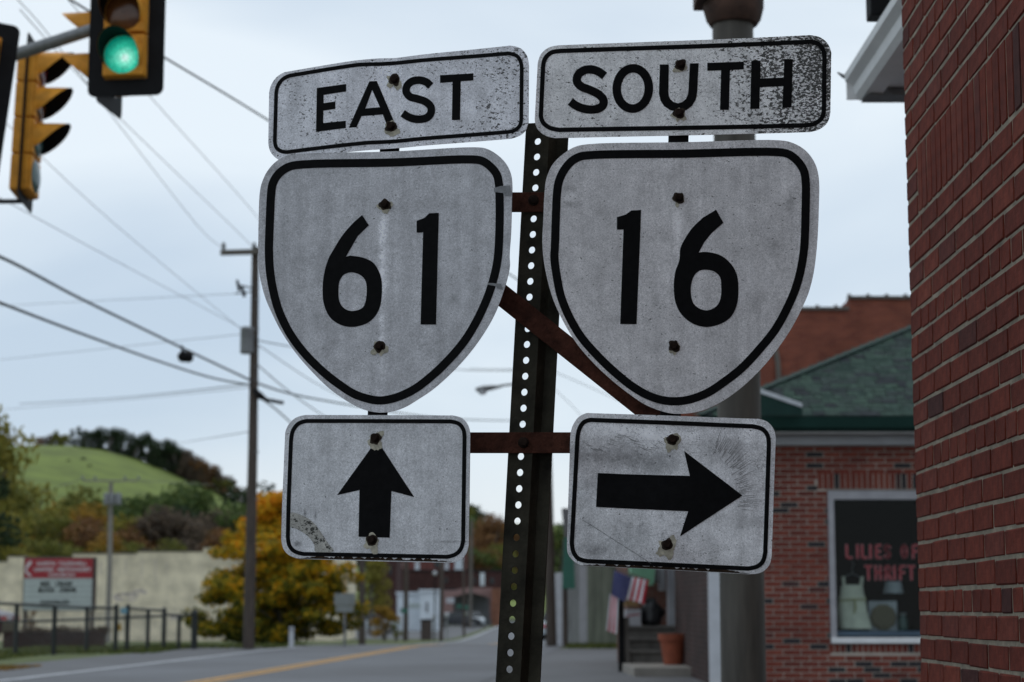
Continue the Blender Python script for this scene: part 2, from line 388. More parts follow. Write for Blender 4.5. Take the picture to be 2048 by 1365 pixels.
# dark evergreens along the crest of the pasture
for px, row, k, f in [(70, 868, 'rust', 'd'), (88, 862, 'brown', 'd'), (104, 860, 'olive', 'd'), (118, 862, 'olive', 'd'), (133, 857, 'dark', 'e'), (146, 852, 'dark', 'e'), (158, 853, 'dark', 'd'),
                      (172, 855, 'dark', 'd'), (184, 850, 'dark', 'd'), (197, 851, 'dark', 'd'), (210, 853, 'dark', 'd'), (222, 852, 'dark', 'd'), (236, 854, 'dark', 'd'), (250, 858, 'dark', 'd'),
                      (262, 872, 'dark', 'd'), (276, 862, 'dark', 'd'), (290, 866, 'dark', 'd'), (303, 868, 'dark', 'd'), (316, 876, 'dark', 'd'), (329, 880, 'dark', 'e'), (343, 880, 'dark', 'd'), (355, 883, 'dark', 'd'),
                      (340, 898, 'rust', 'd'), (352, 902, 'brown', 'd'), (368, 896, 'brown', 'd'), (382, 905, 'rust', 'd'), (394, 908, 'brown', 'd'), (406, 912, 'rust', 'd'), (418, 924, 'brown', 'd'), (430, 936, 'brown', 'd'), (444, 950, 'brown', 'd'),
                      (458, 958, 'midgreen', 'd'), (474, 965, 'brown', 'd'), (490, 970, 'midgreen', 'd'), (300, 890, 'dark', 'd'), (270, 884, 'dark', 'd'), (362, 905, 'dark', 'd'), (376, 912, 'rust', 'd'), (388, 918, 'brown', 'd'), (400, 922, 'dark', 'd'), (412, 930, 'rust', 'd'), (424, 940, 'brown', 'd'), (436, 948, 'olive', 'd'), (450, 962, 'rust', 'd'), (315, 888, 'dark', 'd'), (330, 892, 'dark', 'd'), (96, 868, 'olive', 'd'), (112, 868, 'brown', 'd')]:
    Y = 598 + random.uniform(-2, 12); X = PX(px, Y)
    plant(px, row, Y, k, f, 'on the crest above the green pasture', 'trees on the pasture crest', z=hz(X, Y) - 4.5, wide=random.uniform(0.75, 1.0))
# wood below the pasture
def wood(rows, group, where):
    for px, row, Y, k, f, wd in rows: plant(px, row, Y, k, f, where, group, wide=wd)
w1 = []
for i in range(13):
    w1.append((-20 + i*44 + random.uniform(-14, 14), 972 + random.uniform(-14, 18) + (-2 if i > 6 else -14), 215 + random.uniform(-12, 20), ['yellowgreen', 'olive', 'yellowgreen', 'gold', 'olive', 'midgreen', 'midgreen', 'dark', 'midgreen', 'dark', 'midgreen', 'dark', 'midgreen'][i], 'd', 1.15))
for i in range(12):
    w1.append((-25 + i*44 + random.uniform(-12, 12), 1010 + random.uniform(-18, 14), 165 + random.uniform(-10, 12), ['yellowgreen', 'gold', 'yellowgreen', 'olive', 'gold', 'rust', 'yellowgreen', 'rust', 'brown', 'brown', 'brown', 'midgreen'][i], 'd', 1.1))
for i in range(11):
    w1.append((0 + i*44 + random.uniform(-12, 12), 1062 + random.uniform(-16, 14), 128 + random.uniform(-6, 8), ['olive', 'yellowgreen', 'olive', 'olive', 'yellowgreen', 'gold', 'olive', 'brown', 'olive', 'brown', 'rust'][i], 'd', 1.1))
wood(w1, 'trees in the wood below the pasture', 'in the wood between the pasture and the white block wall')
plant(-38, 772, 118, 'yellowgreen', 'd', 'rising tall over the left end of the wood', 'tall trees by the wood', wide=0.62)
plant(-30, 896, 100, 'dark', 'e', 'standing just below the tall yellow-green one', 'tall trees by the wood', wide=0.9)
w2 = [(930, 1035, 300, 'dark', 'd', 1.1), (958, 1048, 290, 'rust', 'd', 1.1), (985, 1022, 280, 'rust', 'd', 1.0), (1012, 1015, 300, 'rust', 'd', 1.0), (948, 1075, 262, 'midgreen', 'd', 1.1), (975, 1080, 262, 'rust', 'd', 1.1), (1003, 1070, 265, 'olive', 'd', 1.1),
      (1120, 1026, 270, 'midgreen', 'd', 1.0), (1142, 1040, 280, 'olive', 'd', 1.0), (905, 1050, 310, 'midgreen', 'd', 1.1), (740, 1100, 120, 'yellowgreen', 's', 0.9), (752, 1090, 260, 'dark', 'd', 1), (800, 1080, 280, 'dark', 'd', 1), (850, 1075, 290, 'rust', 'd', 1.0), (1060, 1030, 300, 'rust', 'd', 1)]
wood(w2, 'trees at the end of the street', 'behind the buildings at the end of the street')
w3 = [(px, 998 + 6*math.sin(px), 420 + px % 40, ['midgreen', 'dark', 'olive'][i % 3], 'd', 1.5) for i, px in enumerate(range(505, 960, 28))]
for px, row, Y, k, f, wd in w3: plant(px, row, Y, k, f, 'on the low ridge beyond the golden maple', 'trees on the low ridge', z=hz(PX(px, Y), Y) - 4, wide=wd*0.8)

# the big golden maple behind the utility pole
def big_maple():
    Y = 52.0; x = PX(558, Y); z = gz(Y)
    t = thing('maple_tree', 'big rounded maple turning orange and gold behind the tall utility pole', 'tree', (x, Y, z))
    tb = MB(); tb.tube([(x, Y, z - 0.2), (x + 0.03, Y, z + 0.9), (x - 0.02, Y, z + 2.0), (x + 0.05, Y, z + 3.3)], [0.22, 0.17, 0.11, 0.03], 9)
    r_ = random.Random(5); cs = []; rs = []
    prof = [(0.15, 1.9), (0.5, 2.2), (1.1, 2.3), (1.8, 2.1), (2.5, 1.75), (3.1, 1.25), (3.6, 0.85), (4.0, 0.4)]
    for i in range(240):
        zz = r_.uniform(0.2, 4.0); rad = float(np.interp(zz, [p_[0] for p_ in prof], [p_[1] for p_ in prof])); a = r_.uniform(0, 6.28); k = r_.uniform(0.15, 1.02)
        c = (x + rad*k*math.cos(a), Y + rad*k*math.sin(a), z + zz); cs.append(c); q = r_.uniform(0.20, 0.38); rs.append((q*1.25, q*1.25, q*0.68))
        if i % 3 == 0: tb.tube([(x, Y, z + zz*0.55), ((x + c[0])/2, (Y + c[1])/2, z + zz*0.85), c], [0.05, 0.025, 0.006], 5)
    tb.build('trunk', M['wood_grey'], t)
    lb = MB(); leaf_cloud(lb, cs, rs, 62000, 0.11, 9, 0.45)
    vs = [(a - x, b - Y, c - z) for a, b, c in lb.v]; lb.v = vs
    m, n, l, b = newmat('maple_leaf'); b.inputs['Roughness'].default_value = 0.7; b.inputs['Specular IOR Level'].default_value = 0.25
    g = n.new('ShaderNodeNewGeometry'); tcx = n.new('ShaderNodeTexCoord'); sep = n.new('ShaderNodeSeparateXYZ'); l.new(tcx.outputs['Object'], sep.inputs[0])
    no = n.new('ShaderNodeTexNoise'); no.inputs['Scale'].default_value = 2.6; no.inputs['Detail'].default_value = 4; l.new(tcx.outputs['Object'], no.inputs['Vector'])
    # green lower, orange at the top; noise paints dark green shadow between clumps
    mr = n.new('ShaderNodeMapRange'); mr.inputs['From Min'].default_value = 0.2; mr.inputs['From Max'].default_value = 3.6; mr.inputs['To Min'].default_value = 0.12; mr.inputs['To Max'].default_value = 1.1; mr.clamp = False; l.new(sep.outputs['Z'], mr.inputs['Value'])
    a1 = n.new('ShaderNodeMath'); a1.operation = 'MULTIPLY_ADD'; a1.inputs[1].default_value = 0.45; l.new(mr.outputs['Result'], a1.inputs[0])
    a2 = n.new('ShaderNodeMath'); a2.operation = 'MULTIPLY_ADD'; a2.inputs[1].default_value = 1.5; a2.inputs[2].default_value = -0.78; l.new(no.outputs['Fac'], a2.inputs[0])
    a3 = n.new('ShaderNodeMath'); a3.operation = 'MULTIPLY_ADD'; a3.inputs[1].default_value = 0.45; l.new(g.outputs['Random Per Island'], a3.inputs[0]); l.new(a2.outputs[0], a3.inputs[2]); l.new(a3.outputs[0], a1.inputs[2])
    cr = n.new('ShaderNodeValToRGB'); e = cr.color_ramp.elements; e.new(0.5); e.new(0.72)
    for i, (p_, c_) in enumerate([(0.10, (0.045, 0.065, 0.010)), (0.38, (0.22, 0.20, 0.015)), (0.60, (0.66, 0.40, 0.016)), (0.98, (0.78, 0.31, 0.012))]): e[i].position = p_; e[i].color = (*c_, 1)
    l.new(a1.outputs[0], cr.inputs['Fac']); l.new(cr.outputs['Color'], b.inputs['Base Color'])
    tr = n.new('ShaderNodeBsdfTranslucent'); l.new(cr.outputs['Color'], tr.inputs['Color']); ms = n.new('ShaderNodeMixShader'); ms.inputs[0].default_value = 0.3
    l.new(b.outputs[0], ms.inputs[1]); l.new(tr.outputs[0], ms.inputs[2]); l.new(ms.outputs[0], n['Material Output'].inputs['Surface'])
    link('crown', leafmesh('crown', lb), m, t)
big_maple()
def bush(name, label, px, row0, row1, wpx, Y, kind, n, cat='shrub'):
    z = gz(Y); x = PX(px, Y); h = PZ(row0, Y) - z; rx = wpx/2/FPX*Y
    t = thing(name, label, cat, (x, Y, z)); r_ = random.Random(px); cs = []; rs = []; tb = MB()
    for i in range(16):
        a = r_.uniform(0, 6.28); k = r_.uniform(0.1, 0.8); zz = r_.uniform(0.2, 0.85)*h; q = 0.3*rx*r_.uniform(0.7, 1.2); kk = k*(1.15 - 0.6*zz/h)
        c = (rx*kk*math.cos(a), rx*kk*math.sin(a), zz); cs.append(c); rs.append((q, q, q*0.8)); tb.tube([(x, Y, z), (x + c[0], Y + c[1], z + c[2])], [0.02, 0.006], 5)
    tb.build('stem', M['wood_grey'], t)
    lb = MB(); leaf_cloud(lb, cs, rs, n, rx*0.11, px, 0.3); link('foliage', leafmesh('foliage', lb), LM[kind], t)
bush('shrub', 'orange shrub by the roadside beyond the maple', 770, 1205, 1270, 72, 85, 'gold', 2600)
bush('shrub', 'low green shrub at the foot of the orange shrub', 792, 1240, 1275, 34, 83, 'olive', 1200)
bush('shrub', 'small reddish shrub in front of the white block wall', 62, 1212, 1260, 42, 60, 'rust', 700)

# cows on the pasture
def cow(px, row, s_, flip, label):
    Y = 520.0
    for _ in range(40):
        X = PX(px, Y); zr = P(px, row, Y).z; Y += (zr - hz(X, Y))*1.5; Y = min(max(Y, 330), 598)
    X = PX(px, Y); z = hz(X, Y)
    t = thing('cow', label, 'cow', (X, Y, z + 0.2))
    me = bpy.data.meshes.new('body'); bm = bmesh.new()
    J = [((-0.75, 0, 1.15), .30), ((0, 0, 1.12), .38), ((0.7, 0, 1.18), .33), ((1.05, 0, 1.25), .2), ((1.35, 0, 0.95), .14), ((1.55, 0, 0.6), .10),
         ((-0.7, .2, 0.6), .11), ((-0.72, .2, 0.05), .07), ((-0.7, -.2, 0.6), .11), ((-0.72, -.2, 0.05), .07), ((0.65, .2, 0.6), .10), ((0.65, .2, 0.05), .07), ((0.65, -.2, 0.6), .10), ((0.65, -.2, 0.05), .07), ((-1.05, 0, 1.0), .04), ((-1.08, 0, 0.55), .045)]
    E = [(0,1),(1,2),(2,3),(3,4),(4,5),(0,6),(6,7),(0,8),(8,9),(2,10),(10,11),(2,12),(12,13),(0,14),(14,15)]
    vv = [bm.verts.new((p_[0]*flip*s_, p_[1]*s_, p_[2]*s_)) for p_, _ in J]
    for a, b in E: bm.edges.new((vv[a], vv[b]))
    bm.to_mesh(me); bm.free()
    o = link('body', me, M['black'], t)
    sk = o.modifiers.new('skin', 'SKIN'); 
    for v, (_, r_) in zip(me.skin_vertices[0].data, J): v.radius = (r_*s_, r_*s_)
    me.skin_vertices[0].data[1].use_root = True
    ss = o.modifiers.new('sub', 'SUBSURF'); ss.levels = 1; ss.render_levels = 1
cow(157, 924, 0.68, 1, 'black cow standing broadside, larger of the grazing three on the pasture')
cow(171, 937, 0.58, -1, 'black cow lowest on the green pasture slope')
cow(127, 926, 0.5, 1, 'small dark cow farthest from the other two on the pasture')

# ================================================================== SIGNS
def zp(ox, oy, s_): return lambda pts: [(x/s_ + ox, y/s_ + oy) for x, y in pts]
Z2 = zp(500, 60, 2.967); Z3 = zp(500, 480, 2.069); Z4 = zp(1050, 50, 2.677); Z5 = zp(1050, 500, 2.0077)
def densify(pts, closed=True):
    """extra points just before and after the corners of long straight edges"""
    n = len(pts); o = []
    for i in range(n if closed else n - 1):
        a = pts[i]; b = pts[(i+1) % n]; d = math.hypot(b[0]-a[0], b[1]-a[1]); o.append(a)
        if d > 60:
            for t in (6/d, 0.5, 1 - 6/d): o.append((a[0] + (b[0]-a[0])*t, a[1] + (b[1]-a[1])*t))
    if not closed: o.append(pts[-1])
    return o
def smooth_curve(pts, closed=True, sub=6):
    n = len(pts); o = []
    for i in range(n if closed else n - 1):
        g = lambda k: pts[k % n] if closed else pts[min(max(k, 0), n-1)]
        p0, p1, p2, p3 = [np.array(g(i+k), float) for k in (-1, 0, 1, 2)]
        if not closed and i == 0: p0 = 2*p1 - p2
        if not closed and i == n - 2: p3 = 2*p2 - p1
        t0 = 0; t1 = t0 + max(np.linalg.norm(p1-p0), 1e-6)**0.5; t2 = t1 + max(np.linalg.norm(p2-p1), 1e-6)**0.5; t3 = t2 + max(np.linalg.norm(p3-p2), 1e-6)**0.5
        for q in range(sub):
            t = t1 + (t2-t1)*q/sub
            a1 = (t1-t)/(t1-t0)*p0 + (t-t0)/(t1-t0)*p1; a2 = (t2-t)/(t2-t1)*p1 + (t-t1)/(t2-t1)*p2; a3 = (t3-t)/(t3-t2)*p2 + (t-t2)/(t3-t2)*p3
            b1 = (t2-t)/(t2-t0)*a1 + (t-t0)/(t2-t0)*a2; b2 = (t3-t)/(t3-t1)*a2 + (t-t1)/(t3-t1)*a3
            o.append(tuple((t2-t)/(t2-t1)*b1 + (t-t1)/(t2-t1)*b2))
    if not closed: o.append(tuple(pts[-1]))
    return o
def fill2d(outer, holes=(), maxe=0.03):
    bm = bmesh.new(); edges = []
    for lp in [outer] + list(holes):
        vs = [bm.verts.new((x, 0, z)) for x, z in lp]
        for i in range(len(vs)): edges.append(bm.edges.new((vs[i], vs[(i+1) % len(vs)])))
    bmesh.ops.triangle_fill(bm, use_beauty=True, use_dissolve=False, edges=edges, normal=(0, -1, 0))
    for _ in range(6):
        es = [e for e in bm.edges if e.calc_length() > maxe]
        if not es: break
        bmesh.ops.subdivide_edges(bm, edges=es, cuts=1)
        bmesh.ops.triangulate(bm, faces=bm.faces)
    return bm
def face_front(bm):
    for f in bm.faces:
        f.normal_update()
        if f.normal.y > 0: f.normal_flip()
class Sign:
    def __init__(s, name, label, cat, X0, Y0, yaw, refpx, disp=lambda x, z: 0.0):
        s.P0 = Vector((0, 0, 0)); s.yaw = yaw; s.n = Vector((math.sin(yaw), -math.cos(yaw), 0)); s.ex = Vector((math.cos(yaw), math.sin(yaw), 0))
        s.Q = Vector((X0, Y0, 0)); d = ray(*refpx); t = (s.Q - CAM).dot(s.n)/d.dot(s.n); s.P0 = CAM + d*t
        s.root = thing(name, label, cat, s.P0, yaw); s.disp = disp
    def loc(s, px, py):
        d = ray(px, py); t = (s.Q - CAM).dot(s.n)/d.dot(s.n); p = CAM + d*t - s.P0
        return (p.dot(s.ex), p.z)
    def L(s, pts): return [s.loc(*p_) for p_ in pts]
    def flat(s, name, outer, holes, m, off, thick=0.0, maxe=0.03, parent=None, smooth=True):
        bm = fill2d(s.L(outer), [s.L(h) for h in holes], maxe)
        face_front(bm)
        if thick:
            r_ = bmesh.ops.extrude_face_region(bm, geom=list(bm.faces))
            nv = [g for g in r_['geom'] if isinstance(g, bmesh.types.BMVert)]
            fr = set(nv)
            for v in bm.verts: v.co.y = -0.5 if v in fr else 0.5
        for v in bm.verts:
            dd = s.disp(v.co.x, v.co.z)
            back = thick and v.co.y > 0
            v.co.y = dd - off + (thick if back else 0)
        bmesh.ops.recalc_face_normals(bm, faces=bm.faces)
        if not thick: face_front(bm)
        me = bpy.data.meshes.new(name); bm.to_mesh(me); bm.free()
        if smooth: me.shade_smooth(); me.set_sharp_from_angle(angle=R(40))
        return link(name, me, m, parent or s.root)
    def ribbon(s, name, pts, wpx, m, off, closed=True, parent=None):
        p2 = [np.array(p_) for p_ in pts]; n = len(p2); vs = []; fs = []
        for i in range(n):
            a = p2[(i-1) % n] if closed or i else p2[0]; b = p2[(i+1) % n] if closed or i < n-1 else p2[-1]
            d = b - a; d = d/max(np.linalg.norm(d), 1e-9); q = np.array([-d[1], d[0]])*wpx/2
            for sgn in (-1, 1):
                x, z = s.loc(*(p2[i] + q*sgn)); vs.append((x, s.disp(x, z) - off, z))
        for i in range(n if closed else n-1):
            j = (i+1) % n; fs.append((2*i, 2*i+1, 2*j+1, 2*j))
        me = bpy.data.meshes.new(name); me.from_pydata(vs, [], fs); me.update()
        bm = bmesh.new(); bm.from_mesh(me); face_front(bm); bm.to_mesh(me); bm.free(); me.shade_smooth()
        return link(name, me, m, parent or s.root)
    def bolt(s, px, py, r=0.0085, chip=1.0, seed=0):
        x, z = s.loc(px, py); d = s.disp(x, z)
        if chip:
            pts = blob(px, py + 7*chip, 17*chip, 19*chip, 30, seed, 0.55)
            s.flat('chipped_paint', pts, [], M['chip'], 0.0012, maxe=0.05, smooth=False)
            pts = blob(px, py + 1, 11.5, 11.5, 20, seed + 5, 0.3)
            s.flat('rust_ring', pts, [], M['rust_dark'], 0.0016, maxe=0.05, smooth=False)
        mb = MB(); mb.tube([(x, d - 0.001, z), (x, d - 0.006, z)], r*1.15, 16); mb.tube([(x, d - 0.006, z), (x, d - 0.0125, z)], r, 6)
        mb.build('bolt', M['bolt'], s.root, bevel=0.0012, seg=1, local=True)
M['chip'] = mat('chipped_paint', (0.46, 0.43, 0.34), 0.9, 0.4, 90)
M['rust_dark'] = mat('rust_ring', (0.03, 0.02, 0.013), 0.95, 0.5, 90)
def sign_mat(name, base, speck=0.5, heavy=None, streaks=(), crack=0.5, rough=0.38, refl_dark=0.0, seed=0.0, spots=()):
    base = (min(base[0]*1.30, .9), min(base[1]*1.28, .9), min(base[2]*1.25, .9))
    m, n, l, b = newmat(name); b.inputs['Roughness'].default_value = rough; b.inputs['Specular IOR Level'].default_value = 0.45
    t = n.new('ShaderNodeTexCoord'); off = n.new('ShaderNodeMapping'); off.inputs['Location'].default_value = (seed, seed*2.3, seed*1.7); l.new(t.outputs['Object'], off.inputs['Vector'])
    sep = n.new('ShaderNodeSeparateXYZ'); l.new(t.outputs['Object'], sep.inputs[0])
    def noise(scale, det=3, rg=0.55, vs=(1, 1, 1), dist=0.0):
        q = n.new('ShaderNodeMapping'); q.inputs['Scale'].default_value = vs; l.new(off.outputs['Vector'], q.inputs['Vector'])
        o = n.new('ShaderNodeTexNoise'); o.inputs['Scale'].default_value = scale; o.inputs['Detail'].default_value = det; o.inputs['Roughness'].default_value = rg; o.inputs['Distortion'].default_value = dist
        l.new(q.outputs['Vector'], o.inputs['Vector']); return o.outputs['Fac']
    def rngm(v, a, b_, c, d):
        r = n.new('ShaderNodeMapRange'); r.inputs['From Min'].default_value = a; r.inputs['From Max'].default_value = b_; r.inputs['To Min'].default_value = c; r.inputs['To Max'].default_value = d
        l.new(v, r.inputs['Value']); return r.outputs['Result']
    def op(o_, a, b_=None, c=None):
        q = n.new('ShaderNodeMath'); q.operation = o_
        for i, v in enumerate((a, b_, c)):
            if v is None: continue
            if isinstance(v, (int, float)): q.inputs[i].default_value = v
            else: l.new(v, q.inputs[i])
        return q.outputs[0]
    # tone: mottling, rain streaks; spots hold smudges and painted glare
    tone = op('MULTIPLY', rngm(noise(22, 6, 0.7), 0.3, 0.7, 0.78, 1.18), rngm(noise(30, 5, 0.65, (1, 1, 0.06)), 0.3, 0.7, 0.84, 1.14))
    tone = op('MULTIPLY', tone, rngm(noise(260, 3, 0.75), 0.34, 0.66, 0.80, 1.22))
    tone = op('MULTIPLY', tone, rngm(noise(600, 2, 0.7), 0.34, 0.66, 0.80, 1.20))
    for (cx_, cz_, rx_, rz_, st) in spots:
        g1 = op('MULTIPLY', op('SUBTRACT', sep.outputs['X'], cx_), 1.0/rx_); g2 = op('MULTIPLY', op('SUBTRACT', sep.outputs['Z'], cz_), 1.0/rz_)
        g = op('POWER', 2.718, op('MULTIPLY', op('ADD', op('MULTIPLY', g1, g1), op('MULTIPLY', g2, g2)), -1.0)); g = op('MULTIPLY', g, rngm(noise(70, 5, 0.7), 0.35, 0.65, 0.45, 1.3))
        tone = op('MULTIPLY', tone, op('MAXIMUM', op('MULTIPLY_ADD', g, st, 1.0), 0.2))
    for (x0, z0, z1, wd, st) in streaks:
        g = op('MULTIPLY', op('SUBTRACT', sep.outputs['X'], x0), 1.0/wd); g = op('POWER', 2.718, op('MULTIPLY', op('MULTIPLY', g, g), -1.0))
        g = op('MULTIPLY', g, op('MULTIPLY', rngm(sep.outputs['Z'], z0 - 0.01, z0, 0, 1), rngm(sep.outputs['Z'], z1, z1 + 0.04, 1, 0)))
        g = op('MULTIPLY', g, rngm(noise(120, 4), 0.35, 0.65, 0.3, 1.2)); tone = op('MULTIPLY', tone, op('MULTIPLY_ADD', g, st, 1.0))
    # flaking specks
    sp = noise(185, 3.0, 0.62, (0.75, 1, 1.25), 0.4); msk = rngm(noise(9, 4, 0.6), 0.35, 0.7, 0.0, 0.06*speck)
    if heavy:
        hx0, hx1, k = heavy
        msk = op('ADD', msk, op('MULTIPLY', rngm(op('ADD', sep.outputs['X'], rngm(noise(14, 3), 0.3, 0.7, -0.05, 0.05)), hx0, hx1, 0, 1), k))
    thr = op('SUBTRACT', 0.715 - 0.035*speck, msk)
    d = op('SUBTRACT', sp, thr); spk = rngm(d, 0.0, 0.025, 0.0, 1.0)
    # hairline cracks of the old sheeting
    vo = n.new('ShaderNodeTexVoronoi'); vo.feature = 'DISTANCE_TO_EDGE'; vo.inputs['Scale'].default_value = 55
    dm = n.new('ShaderNodeMapping'); dm.inputs['Scale'].default_value = (0.5, 1, 1.0); l.new(off.outputs['Vector'], dm.inputs['Vector'])
    nn = n.new('ShaderNodeTexNoise'); nn.inputs['Scale'].default_value = 25; nn.inputs['Detail'].default_value = 4; l.new(dm.outputs['Vector'], nn.inputs['Vector'])
    ad = n.new('ShaderNodeVectorMath'); ad.operation = 'MULTIPLY_ADD'; ad.inputs[1].default_value = (0.06, 0.06, 0.06); l.new(nn.outputs['Color'], ad.inputs[0]); l.new(dm.outputs['Vector'], ad.inputs[2]); l.new(ad.outputs[0], vo.inputs['Vector'])
    ck = op('MULTIPLY', rngm(vo.outputs['Distance'], 0.0, 0.035, 1.0, 0.0), rngm(noise(12, 3), 0.48, 0.62, 0.0, 0.45*crack))
    if refl_dark:
        sm = op('MULTIPLY', rngm(noise(8, 5, 0.6, (1, 1, 2.2)), 0.48, 0.66, 0.0, 1.0), refl_dark); tone = op('MULTIPLY', tone, op('SUBTRACT', 1.0, sm))  # dark reflections of a dented plate, painted into its colour
    vm = n.new('ShaderNodeVectorMath'); vm.operation = 'SCALE'; vm.inputs[0].default_value = base; l.new(tone, vm.inputs['Scale'])
    mk = n.new('ShaderNodeMix'); mk.data_type = 'RGBA'; l.new(vm.outputs['Vector'], mk.inputs['A']); mk.inputs['B'].default_value = (0.035, 0.035, 0.03, 1)
    l.new(op('MINIMUM', op('ADD', op('MULTIPLY', spk, 0.93), ck), 1.0), mk.inputs['Factor']); l.new(mk.outputs['Result'], b.inputs['Base Color'])
    l.new(rngm(spk, 0, 1, rough, 0.85), b.inputs['Roughness'])
    bu = n.new('ShaderNodeBump'); bu.inputs['Strength'].default_value = 0.25; bu.inputs['Distance'].default_value = 0.002; l.new(op('ADD', op('MULTIPLY', spk, -0.6), noise(60, 4)), bu.inputs['Height']); l.new(bu.outputs['Normal'], b.inputs['Normal'])
    return m
LX, LY, LYAW = 0.0, 4.18, R(-13)
RX, RY_, RYAW = 0.37, 4.20, R(-3)
OFF = 0.0009
# --- EAST
def d_east(x, z): return 0.010*math.exp(-((x + 0.015)/0.06)**2) + 0.004*math.sin(x*9) + 0.018*abs(x + 0.02)*(1 if x < 0 else 0.5)
s = Sign('direction_sign', 'bent white plate reading EAST above the 61 shield', 'sign', LX, LY, LYAW, (790, 300), d_east)
m_e = sign_mat('sheeting_east', (0.60, 0.61, 0.66), 1.4, (0.14, 0.24, 0.06), seed=1.0, spots=[(*s.loc(px_, py_), rx_/FPX*4.25, rz_/FPX*4.25, st_) for px_, py_, rx_, rz_, st_ in [(765, 160, 40, 60, .22), (700, 250, 40, 20, .12), (545, 270, 9, 30, -.3)]])
s.flat('plate', smooth_curve(densify(Z2([(205,250),(620,183),(760,165),(860,160),(1540,90),(1605,108),(1640,150),(1652,210),(1650,540),(1635,590),(1600,622),(1545,642),(860,697),(720,708),(180,775),(140,750),(115,715),(105,670),(110,370),(125,320),(160,275)]))), [], m_e, 0, 0.0025)
s.ribbon('border', smooth_curve(densify(Z2([(235,272),(640,208),(770,198),(860,191),(1530,137),(1580,152),(1603,185),(1610,225),(1607,530),(1598,567),(1570,592),(1530,603),(860,656),(700,668),(640,676),(220,725),(180,718),(155,698),(145,660),(153,380),(162,335),(190,295)]))), 7.6, M['sign_black'], OFF)
s.flat('letter', Z2([(398,347),(572,323),(572,367),(438,388),(438,437),(508,427),(508,471),(436,481),(436,555),(570,541),(570,584),(393,607)]), [], M['sign_black'], OFF)
s.flat('letter', Z2([(706,304),(748,300),(862,572),(814,580),(782,497),(661,512),(632,578),(588,582)]), [Z2([(722,354),(766,455),(683,466)])], M['sign_black'], OFF)
s.ribbon('letter', smooth_curve(Z2([(1070,331),(1040,306),(1000,296),(955,303),(926,330),(922,365),(945,393),(990,407),(1040,425),(1070,455),(1071,490),(1050,517),(1010,528),(965,524),(930,510),(900,490)]), False), 15.5, M['sign_black'], OFF, False)
s.flat('letter', Z2([(1125,267),(1322,255),(1322,297),(1247,302),(1243,532),(1195,533),(1199,306),(1125,313)]), [], M['sign_black'], OFF)
s.bolt(787, 157, seed=1, chip=0.8); s.bolt(780, 251, seed=2, chip=0.8)
# --- 61
def d_61(x, z): return 0.004*math.sin(x*7 + 1) + 0.003*math.cos(z*6)
s = Sign('route_shield', 'white shield sign reading 61 below the EAST plate, rust streak under its bolt', 'sign', LX, LY - 0.004, LYAW, (770, 823), d_61)
m_61 = sign_mat('sheeting_61', (0.43, 0.435, 0.465), 0.6, None, [(-0.012, 0.16, 0.42, 0.007, 0.45), (-0.012, 0.0, 0.42, 0.03, 0.1), (0.10, 0.0, 0.2, 0.012, 0.2), (-0.06, 0.0, 0.18, 0.015, 0.15)], seed=3.0, spots=[(*s.loc(px_, py_), rx_/FPX*4.25, rz_/FPX*4.25, st_) for px_, py_, rx_, rz_, st_ in [(907, 598, 11, 11, -.4), (620, 520, 60, 40, -.10), (545, 340, 22, 18, -.4), (640, 305, 40, 6, -.35), (770, 440, 7, 22, .35), (770, 520, 9, 60, .3), (880, 720, 50, 60, -.12), (535, 420, 10, 50, -.25)]])
sh61 = Z2([(320,738),(830,722),(1330,697),(1400,705),(1465,740),(1520,795),(1550,860),(1558,930),(1556,1000),(1550,1200),(1540,1340)]) + Z3([(1075,110),(1050,210),(1010,310),(960,395),(900,475),(830,550),(750,620),(690,660),(640,690),(590,708),(540,714),(490,708),(440,690),(380,655),(320,610),(250,540),(190,470),(130,380),(90,300),(65,240),(45,160),(37,80),(38,0)]) + Z2([(50,1365),(56,1150),(65,960),(80,900),(110,840),(160,785),(220,752)])
sh61 = [p_ for i, p_ in enumerate(sh61) if i != 34]
s.flat('plate', smooth_curve(sh61), [], m_61, 0, 0.0025)
b61 = Z2([(320,802),(830,788),(1320,770),(1380,780),(1430,815),(1465,860),(1478,915),(1482,1000),(1482,1150)]) + Z3([(1025,80),(1005,170),(975,255),(930,347),(880,425),(810,505),(740,570),(680,615),(620,645),(570,660),(530,664),(490,658),(430,638),(370,600),(300,545),(230,475),(170,395),(125,305),(105,240),(88,150),(82,60)]) + Z2([(123,1150),(133,960),(140,920),(158,882),(190,845),(240,815)])
s.ribbon('border', smooth_curve(b61), 16.5, M['sign_black'], OFF)
six = Z2([(666,1100),(706,1160),(640,1225),(598,1298)]) + [(692, 514)] + smooth_curve(Z3([(415,66),(445,69),(480,78),(510,95),(530,125),(542,160),(545,200),(538,270),(520,310),(490,340),(455,355),(425,360),(395,358),(360,345),(330,320),(310,280),(302,240),(303,170),(315,110),(330,70)]) + Z2([(495,1310),(530,1250),(570,1195),(620,1140)]), False, 4)
s.flat('numeral', six, [smooth_curve(Z3([(425,135),(455,145),(475,165),(482,195),(478,250),(465,280),(435,293),(410,293),(385,280),(370,255),(366,215),(370,175),(385,148),(405,137)]), sub=3)], M['sign_black'], OFF)
s.flat('numeral', [(833,442),(849,436),(858,427),(877.5,426),(871,649),(840,649),(846,465),(833,465.5)], [], M['sign_black'], OFF)
s.bolt(770, 409, seed=3, chip=0.7); s.bolt(758, 692, seed=4, chip=0.8)
M['tape'] = mat('scuffed_metal', (0.22, 0.225, 0.235), 0.6, 0.3, 120)
s.flat('scuff', [(988, 377), (1003, 373), (1021, 372), (1024, 392), (1010, 393), (1006, 387), (989, 385)], [], M['tape'], OFF + 0.0006)
